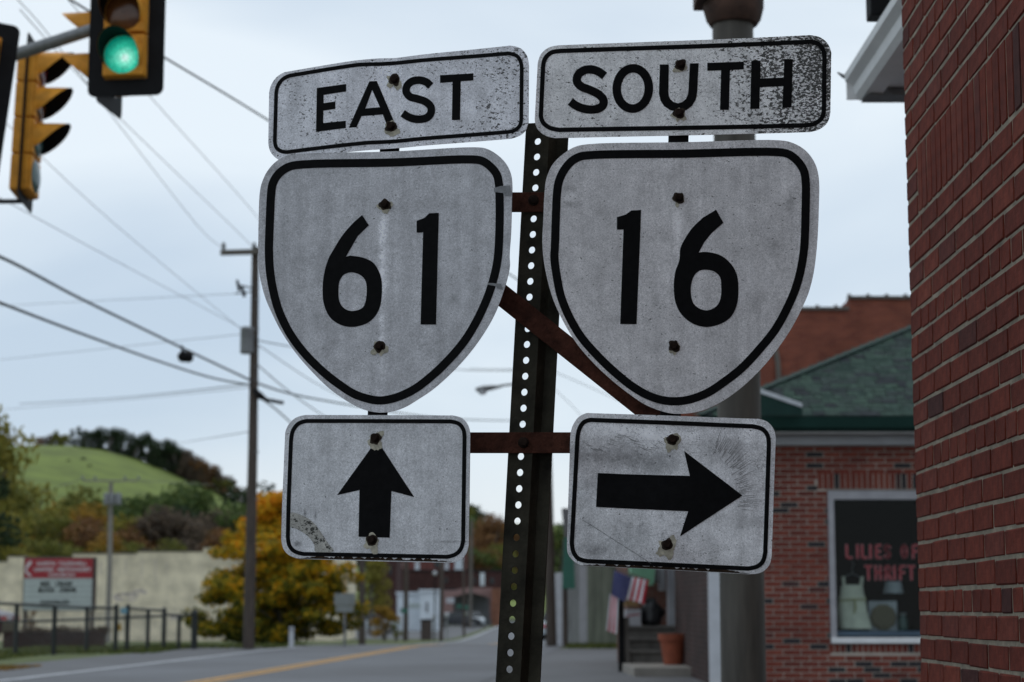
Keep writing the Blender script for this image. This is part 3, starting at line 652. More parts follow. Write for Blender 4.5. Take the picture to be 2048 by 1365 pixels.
s.flat('scuff', [(975, 566), (1002, 568), (1006, 580), (994, 577), (992, 573), (976, 570)], [], M['tape'], OFF + 0.0006)
# --- arrow ahead
def d_up(x, z): return 0.006*math.exp(-((x + 0.2)**2 + (z - 0.02)**2)/0.006) - 0.003*math.cos(x*8)
s = Sign('arrow_sign', 'white plate with black arrow pointing up, below the 61 shield', 'sign', LX, LY, LYAW, (750, 1125), d_up)
m_up = sign_mat('sheeting_up', (0.50, 0.51, 0.54), 0.55, None, seed=5.0, spots=[(*s.loc(px_, py_), rx_/FPX*4.25, rz_/FPX*4.25, st_) for px_, py_, rx_, rz_, st_ in [(610, 1027, 3, 8, -.6), (631, 1032, 3, 8, -.6), (594, 1088, 9, 5, -.6), (752, 850, 34, 8, -.3), (900, 1084, 40, 2, -.4), (760, 960, 120, 60, .08)]])
s.flat('plate', smooth_curve(densify(Z3([(230,725),(840,727),(880,740),(903,770),(911,810),(905,1260),(895,1297),(870,1325),(825,1337),(500,1330),(200,1320),(158,1305),(135,1280),(126,1240),(145,800),(157,768),(187,738)]))), [], m_up, 0, 0.0025)
s.ribbon('border', smooth_curve(densify(Z3([(235,750),(830,752),(865,762),(883,785),(888,815),(882,1245),(872,1280),(850,1302),(815,1312),(510,1306),(220,1300),(180,1288),(160,1265),(154,1230),(170,830),(178,790),(200,762)]))), 8, M['sign_black'], OFF)
s.flat('arrow', Z3([(515,845),(538,845),(681,1065),(587,1040),(580,1233),(451,1229),(455,1036),(362,1057)]), [], M['sign_black'], OFF)
s.bolt(752, 877, seed=5, chip=0.9); s.bolt(745, 1080, seed=6, chip=0.9)
M['scrape'] = sign_mat('scrape', (0.36, 0.355, 0.33), 2.2, None, seed=9.0)
def edge_wear(s, a, b, seed):
    r_ = random.Random(seed); n_ = 70; lo = []; hi = []
    for i in range(n_ + 1):
        t_ = i/n_; x = a[0] + (b[0]-a[0])*t_; y = a[1] + (b[1]-a[1])*t_; k = min(1, 6*t_, 6*(1-t_))
        lo.append((x, y)); hi.append((x, y - k*r_.choice([7.5, 7.5, 6.0, 4.5, 2.5, 7.0])*r_.uniform(0.8, 1.0)))
    s.flat('edge_wear', lo + hi[::-1], [], M['edge_rust'], OFF*0.7, maxe=0.05, smooth=False)
M['edge_rust'] = mat('edge_rust', (0.035, 0.024, 0.016), 0.95, 0.6, 70, 0.3, 200, spec=0.1)
edge_wear(s, (592, 1117.2), (905, 1124.6), 1)
s.flat('scrape_mark', smooth_curve([(579, 1026), (601, 1030), (624, 1043), (640, 1062), (655, 1085), (668, 1103), (630, 1104), (628, 1090), (612, 1070), (592, 1058), (578, 1053)], sub=3), [], M['scrape'], OFF*0.6)
# --- SOUTH
def d_south(x, z): return 0.003*math.sin(x*8 + 0.6)
s = Sign('direction_sign', 'flaking white plate reading SOUTH above the 16 shield', 'sign', RX, RY_, RYAW, (1365, 275), d_south)
m_s = sign_mat('sheeting_south', (0.80, 0.81, 0.86), 1.4, (0.10, 0.27, 0.17), [(0.0, 0.0, 0.16, 0.01, -0.15)], 0.8, seed=12.0)
s.flat('plate', smooth_curve(densify(Z4([(180,112),(1525,55),(1580,67),(1620,100),(1640,150),(1635,470),(1620,522),(1580,557),(1525,573),(160,608),(105,592),(65,555),(52,510),(68,210),(85,160),(125,125)]))), [], m_s, 0, 0.0025)
s.ribbon('border', smooth_curve(densify(Z4([(185,143),(1520,91),(1565,100),(1592,128),(1603,165),(1600,460),(1588,500),(1555,527),(1510,538),(185,565),(130,552),(97,525),(85,490),(97,225),(108,183),(140,152)]))), 8.8, M['sign_black'], OFF)
s.ribbon('letter', smooth_curve(Z4([(426,276),(392,252),(355,241),(315,247),(284,272),(278,305),(300,332),(345,350),(395,375),(420,405),(417,432),(393,450),(348,456),(300,447),(268,432),(243,413)]), False), 16.8, M['sign_black'], OFF, False)
el = lambda cx, cy, rx, ry, n=40, ph=0.03: [(cx + rx*math.cos(2*math.pi*i/n) - ph*ry*math.sin(2*math.pi*i/n)*0, cy + ry*math.sin(2*math.pi*i/n) - ph*rx*math.cos(2*math.pi*i/n)) for i in range(n)]
s.flat('letter', Z4(el(577, 342, 109, 131)), [Z4(el(577, 342, 63, 85))], M['sign_black'], OFF)
s.flat('letter', Z4([(722,213),(770,212)] + [(768,360),(770,380),(778,398),(796,414),(820,420),(842,413),(862,396),(872,372),(875,350)] + [(883,206),(930,205),(922,360),(914,400),(895,432),(866,455),(820,466),(776,456),(745,436),(725,405),(717,370)]), [], M['sign_black'], OFF)
s.flat('letter', Z4([(976,203),(1172,196),(1172,237),(1098,241),(1092,453),(1044,455),(1050,242),(976,245)]), [], M['sign_black'], OFF)
s.flat('letter', Z4([(1212,191),(1262,191),(1260,286),(1385,282),(1388,184),(1434,184),(1427,442),(1378,443),(1383,328),(1258,333),(1255,448),(1206,450)]), [], M['sign_black'], OFF)
s.bolt(1361, 129, seed=7, chip=0.7); s.bolt(1358, 226, seed=8, chip=0.7)
# --- 16
def d_16(x, z): return 0.003*math.sin(x*6) + 0.002*math.cos(z*7)
s = Sign('route_shield', 'white shield sign reading 16 below the SOUTH plate', 'sign', RX, RY_ - 0.004, RYAW, (1350, 828), d_16)
m_16 = sign_mat('sheeting_16', (0.54, 0.535, 0.555), 0.8, None, [(0.01, 0.3, 0.45, 0.012, 0.15)], seed=17.0, spots=[(*s.loc(px_, py_), rx_/FPX*4.25, rz_/FPX*4.25, st_) for px_, py_, rx_, rz_, st_ in [(1136, 380, 14, 9, -.4), (1140, 410, 20, 8, -.35), (1580, 404, 10, 16, -.35), (1552, 490, 16, 26, -.3), (1170, 470, 40, 90, -.1), (1500, 620, 40, 60, -.08), (1356, 450, 10, 40, .2), (1620, 420, 9, 70, -.3)]])
sh16 = Z4([(340,641),(850,629),(1360,617),(1430,630),(1500,670),(1550,735),(1573,815),(1573,1000),(1564,1180)]) + Z5([(1160,90),(1140,170),(1110,240),(1070,315),(1020,390),(960,465),(890,535),(820,590),(760,625),(700,648),(645,657),(590,657),(540,645),(480,620),(420,580),(350,525),(280,460),(210,380),(160,300),(115,205),(90,120),(75,40)]) + Z4([(93,1160),(98,1050),(105,900),(115,825),(150,748),(210,690),(270,655)])
s.flat('plate', smooth_curve(sh16), [], m_16, 0, 0.0025)
b16 = Z4([(340,701),(850,691),(1350,681),(1410,692),(1455,725),(1490,775),(1502,830),(1502,1000),(1494,1200)]) + Z5([(1105,90),(1085,160),(1050,240),(1005,320),(945,395),(870,475),(800,530),(740,570),(690,592),(640,605),(590,608),(545,602),(490,583),(430,548),(360,492),(290,425),(225,350),(180,275),(145,190),(128,110),(118,30)]) + Z4([(160,1200),(165,1050),(172,900),(182,840),(210,780),(250,733),(290,710)])
s.ribbon('border', smooth_curve(b16), 16.5, M['sign_black'], OFF)
s.flat('numeral', [(1233.8,435.5),(1251.7,430.3),(1263,422),(1282.3,421.3),(1273.1,649),(1240.3,649),(1246.9,460.2),(1233.8,460.5)], [], M['sign_black'], OFF)
s.flat('numeral', [(1432,420),(1446.7,446),(1423.5,466.5),(1408.6,485),(1397.4,505.7)] + smooth_curve([(1405,504.5),(1418,505),(1443.5,512.5),(1463.4,530),(1474.4,552),(1476.9,579.7),(1474.4,607),(1463.4,632),(1443.5,647),(1413.6,654.4),(1386,648),(1363.8,630.5),(1351.3,607),(1347.4,574.7),(1350.3,544.8),(1358.8,520),(1360.5,498),(1371,476),(1386,455),(1405,436.6)], False, 4),
       [smooth_curve(Z5([(725,80),(760,88),(783,110),(788,150),(785,195),(770,225),(735,243),(705,238),(678,218),(667,185),(667,140),(680,103),(700,85)]), sub=3)], M['sign_black'], OFF)
s.bolt(1357, 396, seed=9, chip=0.6); s.bolt(1348, 692, seed=10, chip=0.6)
# --- arrow right (dented)
def d_rt(x, z):
    a = 0.010*math.exp(-((x + 0.10)**2/0.012 + (z - 0.22)**2/0.003)) - 0.007*math.exp(-((x + 0.03)**2/0.006 + (z - 0.05)**2/0.002))
    b = 0.016*max(0.0, (x*0.75 + z - 0.26)) + 0.05*max(0.0, -(x + 0.05) - (z - 0.02)*0.8)*0.4
    return (a + b)*1.6 + 0.002*math.sin(x*20 + z*13)
s = Sign('arrow_sign', 'dented white plate with black arrow pointing right, below the 16 shield', 'sign', RX, RY_, RYAW, (1340, 1145), d_rt)
m_rt = sign_mat('sheeting_right', (0.60, 0.61, 0.64), 0.7, None, crack=1.0, rough=0.24, refl_dark=0.22, seed=23.0, spots=[(*s.loc(px_, py_), rx_/FPX*4.25, rz_/FPX*4.25, st_) for px_, py_, rx_, rz_, st_ in [(1200, 912, 60, 16, -.42), (1290, 925, 60, 22, -.42), (1190, 1100, 40, 12, -.5), (1240, 1075, 60, 40, -.28), (1440, 900, 50, 26, -.2), (1330, 872, 60, 16, .5), (1240, 862, 60, 14, .4), (1300, 900, 30, 10, .3), (1500, 880, 24, 40, .35), (1460, 1085, 60, 40, .18), (1170, 1010, 16, 60, -.25)]])  # spots paint glare and dark reflections of the dents into the sheeting
s.flat('plate', smooth_curve(densify(Z5([(250,655),(940,678),(975,690),(1000,720),(1008,755),(990,1230),(980,1267),(950,1295),(905,1303),(230,1268),(195,1250),(172,1220),(168,1180),(182,745),(192,705),(217,670)]))), [], m_rt, 0, 0.0025, maxe=0.018)
s.ribbon('border', smooth_curve(densify(Z5([(265,683),(915,708),(955,720),(975,745),(980,780),(964,1215),(955,1250),(935,1270),(895,1280),(250,1250),(215,1240),(195,1215),(188,1175),(210,765),(217,722),(237,692)]))), 8.6, M['sign_black'], OFF + 0.0004)
s.flat('arrow', Z5([(292,895),(662,908),(639,808),(873,987),(622,1151),(655,1050),(285,1033)]), [], M['sign_black'], OFF + 0.0004, maxe=0.018)
def scratches(s, lines, wpx, m, off):
    mb = MB()
    for a, b in lines:
        d = np.array([b[0]-a[0], b[1]-a[1]]); n_ = np.array([-d[1], d[0]])/max(np.linalg.norm(d), 1e-6)*wpx/2; q = []
        for p_, k in ((a, 1), (b, 0.3), (b, -0.3), (a, -1)): x, z = s.loc(p_[0] + n_[0]*k, p_[1] + n_[1]*k); q.append((x, s.disp(x, z) - off, z))
        mb.add(q, [(0, 1, 2, 3)])
    return stuff(mb.build('crazing', m, s.root, local=True))
M['scratch'] = mat('scratch', (0.20, 0.20, 0.20), 0.8, 0.3, 50)
rs_ = random.Random(6); ln = []
for i in range(46):
    a = R(-62 + 82*i/46); r0 = 105 + rs_.uniform(-16, 10); r1 = r0 + rs_.uniform(14, 44); ln.append(((1380 + r0*math.cos(a), 985 + r0*math.sin(a)), (1380 + r1*math.cos(a - 0.03), 985 + r1*math.sin(a - 0.03))))
for i in range(22): x = 1165 + i*8; y = 884 + 14*math.sin(i*0.5); ln.append(((x, y), (x + rs_.uniform(10, 26), y + rs_.uniform(2, 10))))
for i in range(10): x = 1165 + i*14; y = 1040 + i*9; ln.append(((x, y), (x + 20, y + 12)))
scratches(s, ln, 1.0, M['scratch'], 0.0012)
edge_wear(s, (1160, 1130.8), (1505, 1148.2), 2)
s.bolt(1345, 879, seed=11, chip=0.9); s.bolt(1334, 1089, seed=12, chip=1.1)

# ------------------------------------------------------------------ the perforated post with its rusty bars
M['post'] = mat('post_green', (0.030, 0.027, 0.019), 0.75, 0.7, 9, 0.3, 80, spec=0.12)
m_post = M['post']
PTOP, PBOT = P(1077, 246, 4.268), P(1017, 1365, 4.262)
pax = (PTOP - PBOT).normalized(); PGND = PBOT + pax*((-0.3 - PBOT.z)/pax.z)
post = thing('sign_post', 'leaning dark perforated channel post carrying the route signs, with rusty cross bars', 'sign post', (PGND.x, PGND.y, 0))
yawp = R(-22)
pxv = Vector((math.cos(yawp), math.sin(yawp), 0)); pxv = (pxv - pax*pxv.dot(pax)).normalized(); pn = pxv.cross(pax).normalized()   # pn points to the camera
if pn.y > 0: pn = -pn
hole_r, pitch = 0.0082, 32.35/FPX*4.27
def web_strip():
    """front web of the channel with real round holes"""
    mb = MB(); wdt = 0.024; d0 = (P(1077, 282, 4.262) - PGND).length; th = 0.004; nseg = 16
    k0 = int(d0/pitch); cen = [d0 - i*pitch for i in range(0, 42)]
    top = (PTOP - PGND).length
    prev = top
    def quad(a, b, c, d_):
        for o_ in (0, 1): mb.add([p_ - pn*th*o_ for p_ in (a, b, c, d_)], [(0, 1, 2, 3)])
    pt = lambda x, h: PGND + pax*h + pxv*x
    for c in cen:
        hi, lo = c + pitch/2, c - pitch/2
        if c == cen[0]: hi = top
        # ring between square cell and hole
        vs = []
        for i in range(nseg):
            a = 2*math.pi*i/nseg; x, h = math.cos(a), math.sin(a)
            s_ = 1/max(abs(x), abs(h)); ox, oh = x*s_*wdt, h*s_
            oh = c + oh*((hi - c) if oh > 0 else (c - lo))
            vs.append((pt(ox, oh), pt(x*hole_r, c + h*hole_r)))
        for i in range(nseg):
            o0, i0 = vs[i]; o1, i1 = vs[(i+1) % nseg]; quad(o0, o1, i1, i0)
            mb.add([i0, i1, i1 - pn*th, i0 - pn*th], [(0, 1, 2, 3)])
        lo_last = lo
    # solid foot
    quad(pt(-wdt, lo_last), pt(wdt, lo_last), pt(wdt, 0), pt(-wdt, 0))
    return mb.build('web', m_post, post)
web_strip()
TH = (PTOP - PGND).length
def wall_flange(sx, wx):
    mb = MB(); a = pxv*(0.024*sx); dpt = -pn*0.032
    e0, e1 = PGND + a, PGND + a + dpt + pxv*0.006*sx
    mb.add([e0, e0 + pax*TH, e1 + pax*TH, e1, e0 + pxv*.004*sx, e0 + pax*TH + pxv*.004*sx, e1 + pax*TH + pxv*.004*sx, e1 + pxv*.004*sx], [(0,1,2,3),(4,5,6,7),(0,1,5,4),(1,2,6,5),(2,3,7,6),(3,0,4,7)])
    f0 = e1; f1 = e1 + pxv*wx*sx
    mb.add([f0, f0 + pax*TH, f1 + pax*TH, f1, f0 - pn*.004, f0 + pax*TH - pn*.004, f1 + pax*TH - pn*.004, f1 - pn*.004], [(0,1,2,3),(4,5,6,7),(0,1,5,4),(1,2,6,5),(2,3,7,6),(3,0,4,7)])
    return mb.build('flange', m_post, post)
wall_flange(-1, 0.014); wall_flange(1, 0.032)
def strap(name, pts_a, pts_b, wpx, parent=post, bolts=(), m=None):
    (ax_, ay_, aY), (bx_, by_, bY) = pts_a, pts_b
    a = P(ax_, ay_, aY); b = P(bx_, by_, bY)
    mb = MB(); mb.bar(a, b, wpx/FPX*4.25, 0.005, up=(0, 1, 0)); o = mb.build(name, m or M['rust'], parent, bevel=0.0008, seg=1)
    for (px, py) in bolts:
        t = (px - ax_)/(bx_ - ax_); c = P(px, py, aY + (bY - aY)*t)
        q = MB(); q.tube([c - Vector((0, 0.002, 0)), c - Vector((0, 0.006, 0))], 0.0125, 16); q.tube([c - Vector((0, 0.006, 0)), c - Vector((0, 0.014, 0))], 0.0095, 6); q.build('bolt', M['bolt'], o, bevel=0.001, seg=1)
    return o
strap('crossbar', (760, 405, 4.285), (1350, 405, 4.228), 41, bolts=[(1067, 402)])
strap('crossbar', (745, 886, 4.285), (1342, 886, 4.228), 42, bolts=[(1047, 886)])
strap('diagonal_brace', (940, 540, 4.258), (1345, 862, 4.228), 43)
def on_plane(px, py, X0, Y0, yaw, back):
    n_ = Vector((math.sin(yaw), -math.cos(yaw), 0)); d_ = ray(px, py); return (CAM + d_*((Vector((X0, Y0, 0)) - CAM).dot(n_)/d_.dot(n_))).y + back
strap('hanger_strap', (787, 130, on_plane(787, 130, LX, LY, LYAW, 0.022)), (743, 1100, on_plane(743, 1100, LX, LY, LYAW, 0.022)), 40, m=M['black'])
strap('hanger_strap', (1362, 100, 4.222), (1333, 1110, 4.222), 41, m=M['black'])

# ================================================================== MAST POLE BEHIND THE SIGNS
Y = 9.5; bx = PX(1486, Y, 1300); bz = gz(Y); rr = 44.0/FPX*Y
mast = thing('signal_pole', 'weathered brown-grey round steel pole standing behind the right-hand signs', 'pole', (bx, Y, bz))
M['mast'] = mat('weathered_steel', (0.085, 0.077, 0.066), 0.65, 0.4, 4, 0.25, 40, spec=0.25, vscale=(3, 3, 0.35))
M['mast_rust'] = mat('rusty_collar', (0.055, 0.026, 0.016), 0.8, 0.6, 8, 0.4, 60)
mb = MB(); mb.lathe((bx, Y, bz - 0.2), [(rr*1.03, 0), (rr*1.0, 2.5), (rr*0.96, 4.5), (rr*0.93, 7.0)], 28); mb.build('shaft', M['mast'], mast, smooth=True)
mb = MB(); mb.lathe((bx, Y, bz - 0.02), [(rr*1.9, 0), (rr*1.9, 0.03), (rr*1.25, 0.04), (rr*1.2, 0.12)], 24); mb.build('base_plate', M['mast'], mast, smooth=True)
zc = PZ(52, Y)
mb = MB(); mb.lathe((bx + 0.005, Y, zc), [(rr*1.0, 0.0), (rr*1.12, 0.003), (rr*1.28, 0.03), (rr*1.42, 0.09), (rr*1.46, 0.2), (rr*1.46, 0.5), (rr*1.0, 0.52)], 28); col = mb.build('collar', M['mast_rust'], mast, smooth=True)
mb = MB(); mb.box(bx - rr*1.75, Y - 0.12, zc + 0.115, bx - rr*1.2, Y + 0.12, zc + 0.42); mb.build('lug', M['mast_rust'], mast, bevel=0.01)
zt = bz + 6.78
mb = MB(); mb.lathe((bx, Y, zt), [(rr*1.05, 0), (rr*1.05, 0.05), (rr*0.5, 0.12), (0.01, 0.14)], 20); mb.build('cap', M['mast'], mast, smooth=True)

# ================================================================== TRAFFIC SIGNALS
M['lens_amber'] = mat('lens_amber_off', (0.10, 0.035, 0.01), 0.2, 0.3, 40)
M['lens_red'] = mat('lens_red_off', (0.10, 0.008, 0.01), 0.2, 0.3, 40)
M['lens_dark'] = mat('lens_green_off', (0.05, 0.10, 0.09), 0.2, 0.2, 40)
def lens_lit():
    m, n, l, b = newmat('lens_green_lit'); b.inputs['Base Color'].default_value = (0.02, 0.25, 0.17, 1); b.inputs['Roughness'].default_value = 0.15
    t = n.new('ShaderNodeTexCoord'); sep = n.new('ShaderNodeVectorMath'); sep.operation = 'DISTANCE'; sep.inputs[1].default_value = (0.028, 0, -0.035)
    mpv = n.new('ShaderNodeMapping'); l.new(t.outputs['Object'], mpv.inputs['Vector']); l.new(mpv.outputs['Vector'], sep.inputs[0])
    mpv.inputs['Scale'].default_value = (1, 0, 1)
    vo = n.new('ShaderNodeTexVoronoi'); vo.inputs['Scale'].default_value = 75; l.new(t.outputs['Object'], vo.inputs['Vector'])
    cr = n.new('ShaderNodeValToRGB'); e = cr.color_ramp.elements; e[0].position = 0.01; e[0].color = (0.75, 1.0, 0.93, 1); e[1].position = 0.17; e[1].color = (0.0, 0.17, 0.115, 1)
    e.new(0.045).color = (0.22, 0.85, 0.62, 1); e.new(0.09).color = (0.03, 0.5, 0.33, 1)
    l.new(sep.outputs['Value'], cr.inputs['Fac']); l.new(cr.outputs['Color'], b.inputs['Emission Color'])
    r = n.new('ShaderNodeMapRange'); r.inputs['From Max'].default_value = 0.6; r.inputs['To Min'].default_value = 1.7; r.inputs['To Max'].default_value = 0.6; l.new(vo.outputs['Distance'], r.inputs['Value']); l.new(r.outputs['Result'], b.inputs['Emission Strength'])
    return m
M['lens_green'] = lens_lit()
def signal_head(label, loc, yaw, roll, sections, lenses, plate=True, side=0.11, novisor=(), visor_len=0.25):
    """head hanging with its section centres listed downward from loc (top section centre); faces local -Y"""
    S_ = 0.345; t = thing('traffic_light', label, 'traffic light', loc, rot=(0, roll, yaw), group=None)
    for i in range(sections):
        z = -i*S_
        mb = MB(); mb.box(-0.168, 0.0, z - S_/2 + 0.004, 0.168, 0.17, z + S_/2 - 0.004); hs = mb.build('housing', M['sig_yellow'], t, bevel=0.018, seg=2, local=True)
        mb = MB(); n = 28; vs = []; fs = []
        # door: rounded plate with a round rim
        mb.box(-0.162, -0.022, z - 0.162, 0.162, 0.002, z + 0.162); mb.build('door', M['sig_yellow'], t, bevel=0.014, seg=2, local=True)
        mb = MB(); k = 28; prof = [(0.150, -0.026), (0.120, -0.040), (0.07, -0.052), (0.001, -0.056)]
        vs = []; fs = []
        for r_, y in prof:
            for j in range(k): a = 2*math.pi*j/k; vs.append((r_*math.cos(a), y, r_*math.sin(a)))
        for a_ in range(3):
            for j in range(k): fs.append((a_*k + j, a_*k + (j+1) % k, (a_+1)*k + (j+1) % k, (a_+1)*k + j))
        mb.add(vs, fs); lo = mb.build('lens', M[lenses[i]], t, smooth=True, local=True)
        # lens meshes are centred on their own origin so that the lit pattern follows the lens
        for v in lo.data.vertices: pass
        lo.location = (0, 0, z)
        if i not in novisor:
            for nm, r0, m_, e in (('visor', 0.160, M['sig_yellow'], 0.0), ('visor_lining', 0.1565, M['black'], 0.003)):
                q = MB(); na = 26; vs = []; fs = []
                for j in range(na + 1):
                    a = R(-124 + 248*j/na); ln = max(0.012, visor_len*max(0.05, math.cos(a*0.68)) - e)
                    for (rr_, yy) in ((r0, -0.02), (r0, -0.02 - ln*0.5), (r0*0.985, -0.02 - ln)): vs.append((rr_*math.sin(a), yy, z + rr_*math.cos(a)))
                for j in range(na):
                    for q_ in range(2): fs.append((j*3 + q_, j*3 + q_ + 1, (j+1)*3 + q_ + 1, (j+1)*3 + q_))
                q.add(vs, fs); q.build(nm, m_, t, smooth=True, local=True)
    if plate:
        x1, z0, z1 = 0.168 + side, -(sections - 1)*S_ - S_/2 - side, S_/2 + side; xi, zi0, zi1 = 0.170, -(sections - 1)*S_ - S_/2, S_/2
        def rrect(x, a, b, r_, n=5):
            o = []
            for cx, cz, st in ((x - r_, b - r_, 0), (-x + r_, b - r_, 90), (-x + r_, a + r_, 180), (x - r_, a + r_, 270)):
                for k in range(n + 1): an = R(st + 90*k/n); o.append((cx + r_*math.cos(an), cz + r_*math.sin(an)))
            return o
        o_ = rrect(x1, z0, z1, 0.06); i_ = rrect(xi, zi0, zi1, 0.004); n = len(o_); vs = [(x, 0.06, z) for x, z in o_] + [(x, 0.06, z) for x, z in i_] + [(x, 0.064, z) for x, z in o_] + [(x, 0.064, z) for x, z in i_]
        fs = []
        for k in range(n):
            k2 = (k+1) % n; fs += [(k, k2, n + k2, n + k), (2*n + k, 3*n + k, 3*n + k2, 2*n + k2), (k, 2*n + k, 2*n + k2, k2)]
        mb = MB(); mb.add(vs, fs); mb.build('backplate', M['black'], t, local=True)
    return t
# mast arm
AZ = PZ(66, 14.85)
arm = thing('mast_arm', 'grey steel signal arm tube reaching in behind the traffic lights', 'signal arm', (-9.5, 19.9, 0))
def at_height(px, row, z):
    d_ = ray(px, row); return CAM + d_*((z - CAM.z)/d_.z)
aB, aA = at_height(30, 110, AZ), at_height(165, 66, AZ); adir = (aB - aA).normalized(); aE = aB + adir*7.5
arm.location = (aE.x, aE.y, 0)
mb = MB(); mb.tube([aE, aB + adir*3, aB, aA, aA - adir*0.3], [0.078, 0.063, 0.053, 0.05, 0.048], 16); mb.build('arm', M['galv'], arm, smooth=True)
mb = MB(); mb.lathe((aE.x, aE.y, gz(aE.y) - 0.2), [(0.14, 0), (0.12, 3), (0.10, AZ + 0.2)], 18); mb.build('pole', M['galv'], arm, smooth=True)
S_ = 0.345
c = P(246, 109, 14.2)
signal_head('black-backed traffic light showing green', (c.x, c.y + 0.03, c.z + 2*S_), R(-7), 0, 3, ['lens_red', 'lens_amber', 'lens_green'], side=0.135)
c = P(200, 145, 15.0)
signal_head('traffic light turned sideways, hidden behind the head showing green', (c.x + 0.02, c.y, c.z + 2*S_), R(-97), 0, 3, ['lens_red', 'lens_amber', 'lens_dark'], side=0.15, visor_len=0.33)
c = P(80, 140, 16.9)
signal_head('four-section yellow traffic light seen from its side', (c.x, c.y, c.z), R(90), R(6), 4, ['lens_red', 'lens_amber', 'lens_dark', 'lens_dark'], novisor=(3,), visor_len=0.29, side=0.10)
c = P(-45, 108, 14.4)
signal_head('traffic light at the picture edge with wide black backplate, beside the four-section one', (c.x, c.y, c.z), R(20), R(6), 3, ['lens_red', 'lens_amber', 'lens_dark'], side=0.13)
mb = MB(); a = P(-60, 404, 15.2); b = P(50, 403, 16.9); mb.tube([a, b], 0.022, 10); brk = mb.build('bracket', M['black'], arm)

# ================================================================== UTILITY POLES
def utility_pole(px0, row0, px1, row1, Y, d0, d1, label, m='wood_pole'):
    a = P(px0, row0, Y); b = P(px1, row1, Y); a.z = min(a.z, gz(Y)) - 0.1
    t = thing('utility_pole', label, 'utility pole', (a.x, Y, gz(Y)))
    mid = a.lerp(b, 0.5) + Vector((0.02, 0, 0)); mb = MB(); mb.tube([a, mid, b], [d0/2, (d0 + d1)/4, d1/2], 14); mb.build('shaft', M[m], t, smooth=True)
    return t
t = utility_pole(497, 1296, 511, 495, 43.7, 0.27, 0.17, 'tall brown utility pole with crossarm and transformer in front of the golden maple')
Yp = 43.7
mb = MB(); mb.bar(P(441, 506, Yp - 0.16), P(545, 503, Yp - 0.16), 0.11, 0.12); ca = mb.build('crossarm', M['wood_grey'], t, bevel=0.01)
for px in (447, 508, 540):
    p_ = P(px, 500, Yp - 0.16); mb = MB(); mb.lathe((p_.x, p_.y, p_.z + 0.0), [(0.02, 0), (0.05, 0.03), (0.06, 0.08), (0.03, 0.10), (0.05, 0.13), (0.02, 0.18)], 10); mb.build('insulator', M['galv'], ca, smooth=True)
p_ = P(493, 708, Yp - 0.28)
mb = MB(); mb.lathe((p_.x, p_.y, p_.z), [(0.12, 0), (0.15, 0.02), (0.15, 0.54), (0.16, 0.56), (0.13, 0.62), (0.02, 0.64)], 18); tr = mb.build('transformer', M['galv'], t, smooth=True)
mb = MB(); mb.bar(P(503, 576, Yp), P(474, 570, Yp - 0.3), 0.03, 0.03); mb.bar(P(503, 584, Yp), P(470, 588, Yp - 0.3), 0.03, 0.03); br_ = mb.build('cutout_bracket', M['black'], t)
for q, (x_, r0, r1) in enumerate(((474, 560, 582), (484, 572, 594))):
    mb = MB(); mb.tube([P(x_, r0, Yp - 0.3), P(x_ + 5, r1, Yp - 0.28)], [0.03, 0.045], 8); mb.build('fuse_cutout', M['black'], t)
mb = MB(); mb.tube([P(508, 780, Yp - 0.1), P(520, 792, Yp - 0.2), P(533, 800, Yp - 0.25)], [0.05, 0.09, 0.04], 8); mb.build('cable_clamp', M['black'], t)
mb = MB(); mb.tube([P(533, 800, Yp - 0.25), P(565, 806, Yp + 0.4)], 0.045, 8); mb.build('splice_case', M['black'], t)
for r_ in (600, 660, 700, 735, 762, 905, 1000):
    mb = MB(); c = P(505, r_, Yp); mb.tube([c + Vector((0.06, -0.1, 0)), c + Vector((0.17, -0.13, 0))], 0.014, 6); mb.build('step_bolt', M['galv'], t)
t = utility_pole(215, 1292, 222, 966, 79, 0.24, 0.17, 'grey utility pole with transformer bank in front of the white block wall', 'wood_pale')
mb = MB(); mb.bar(P(166, 962, 78.8), P(276, 962, 78.8), 0.07, 0.07); mb.build('crossarm', M['wood_pale'], t, bevel=0.01)
for px in (213, 224, 236):
    p_ = P(px, 1010, 78.6); mb = MB(); mb.lathe((p_.x, p_.y, p_.z), [(0.11, 0), (0.13, 0.02), (0.13, 0.42), (0.1, 0.48), (0.02, 0.5)], 14); mb.build('transformer', M['galv'], t, smooth=True)
for px in (165, 190, 250, 277):
    p_ = P(px, 960, 78.8); mb = MB(); mb.lathe((p_.x, p_.y, p_.z), [(0.02, 0), (0.06, 0.05), (0.03, 0.15)], 8); mb.build('insulator', M['galv'], t)
utility_pole(724, 1288, 722, 1040, 68, 0.26, 0.2, 'brown utility pole beside the back of the small white sign')
utility_pole(811, 1279, 812, 1060, 88, 0.25, 0.18, 'reddish-brown utility pole with a green street sign in front of the white buildings')
utility_pole(882, 1280, 883, 1080, 86, 0.2, 0.16, 'thin dark pole with a round lamp beside the white buildings')
utility_pole(940, 1240, 943, 1040, 175, 0.36, 0.26, 'pale tan utility pole in front of the arched building', 'wood_grey')
utility_pole(928, 1266, 927, 1120, 110, 0.16, 0.14, 'dark pole with small green street signs in front of the arched building')
t = utility_pole(1103, 1290, 1086, 640, 47, 0.27, 0.2, 'dark utility pole with a street lamp arm, half hidden by the sign post', 'wood_pole')
mb = MB(); mb.tube([P(1090, 770, 47), P(1060, 765, 46.6), P(1000, 772, 46.2)], 0.03, 8); la = mb.build('lamp_arm', M['galv'], t, smooth=True)
mb = MB(); c = P(978, 778, 46.1); mb.add([], []); vs = []; fs = []
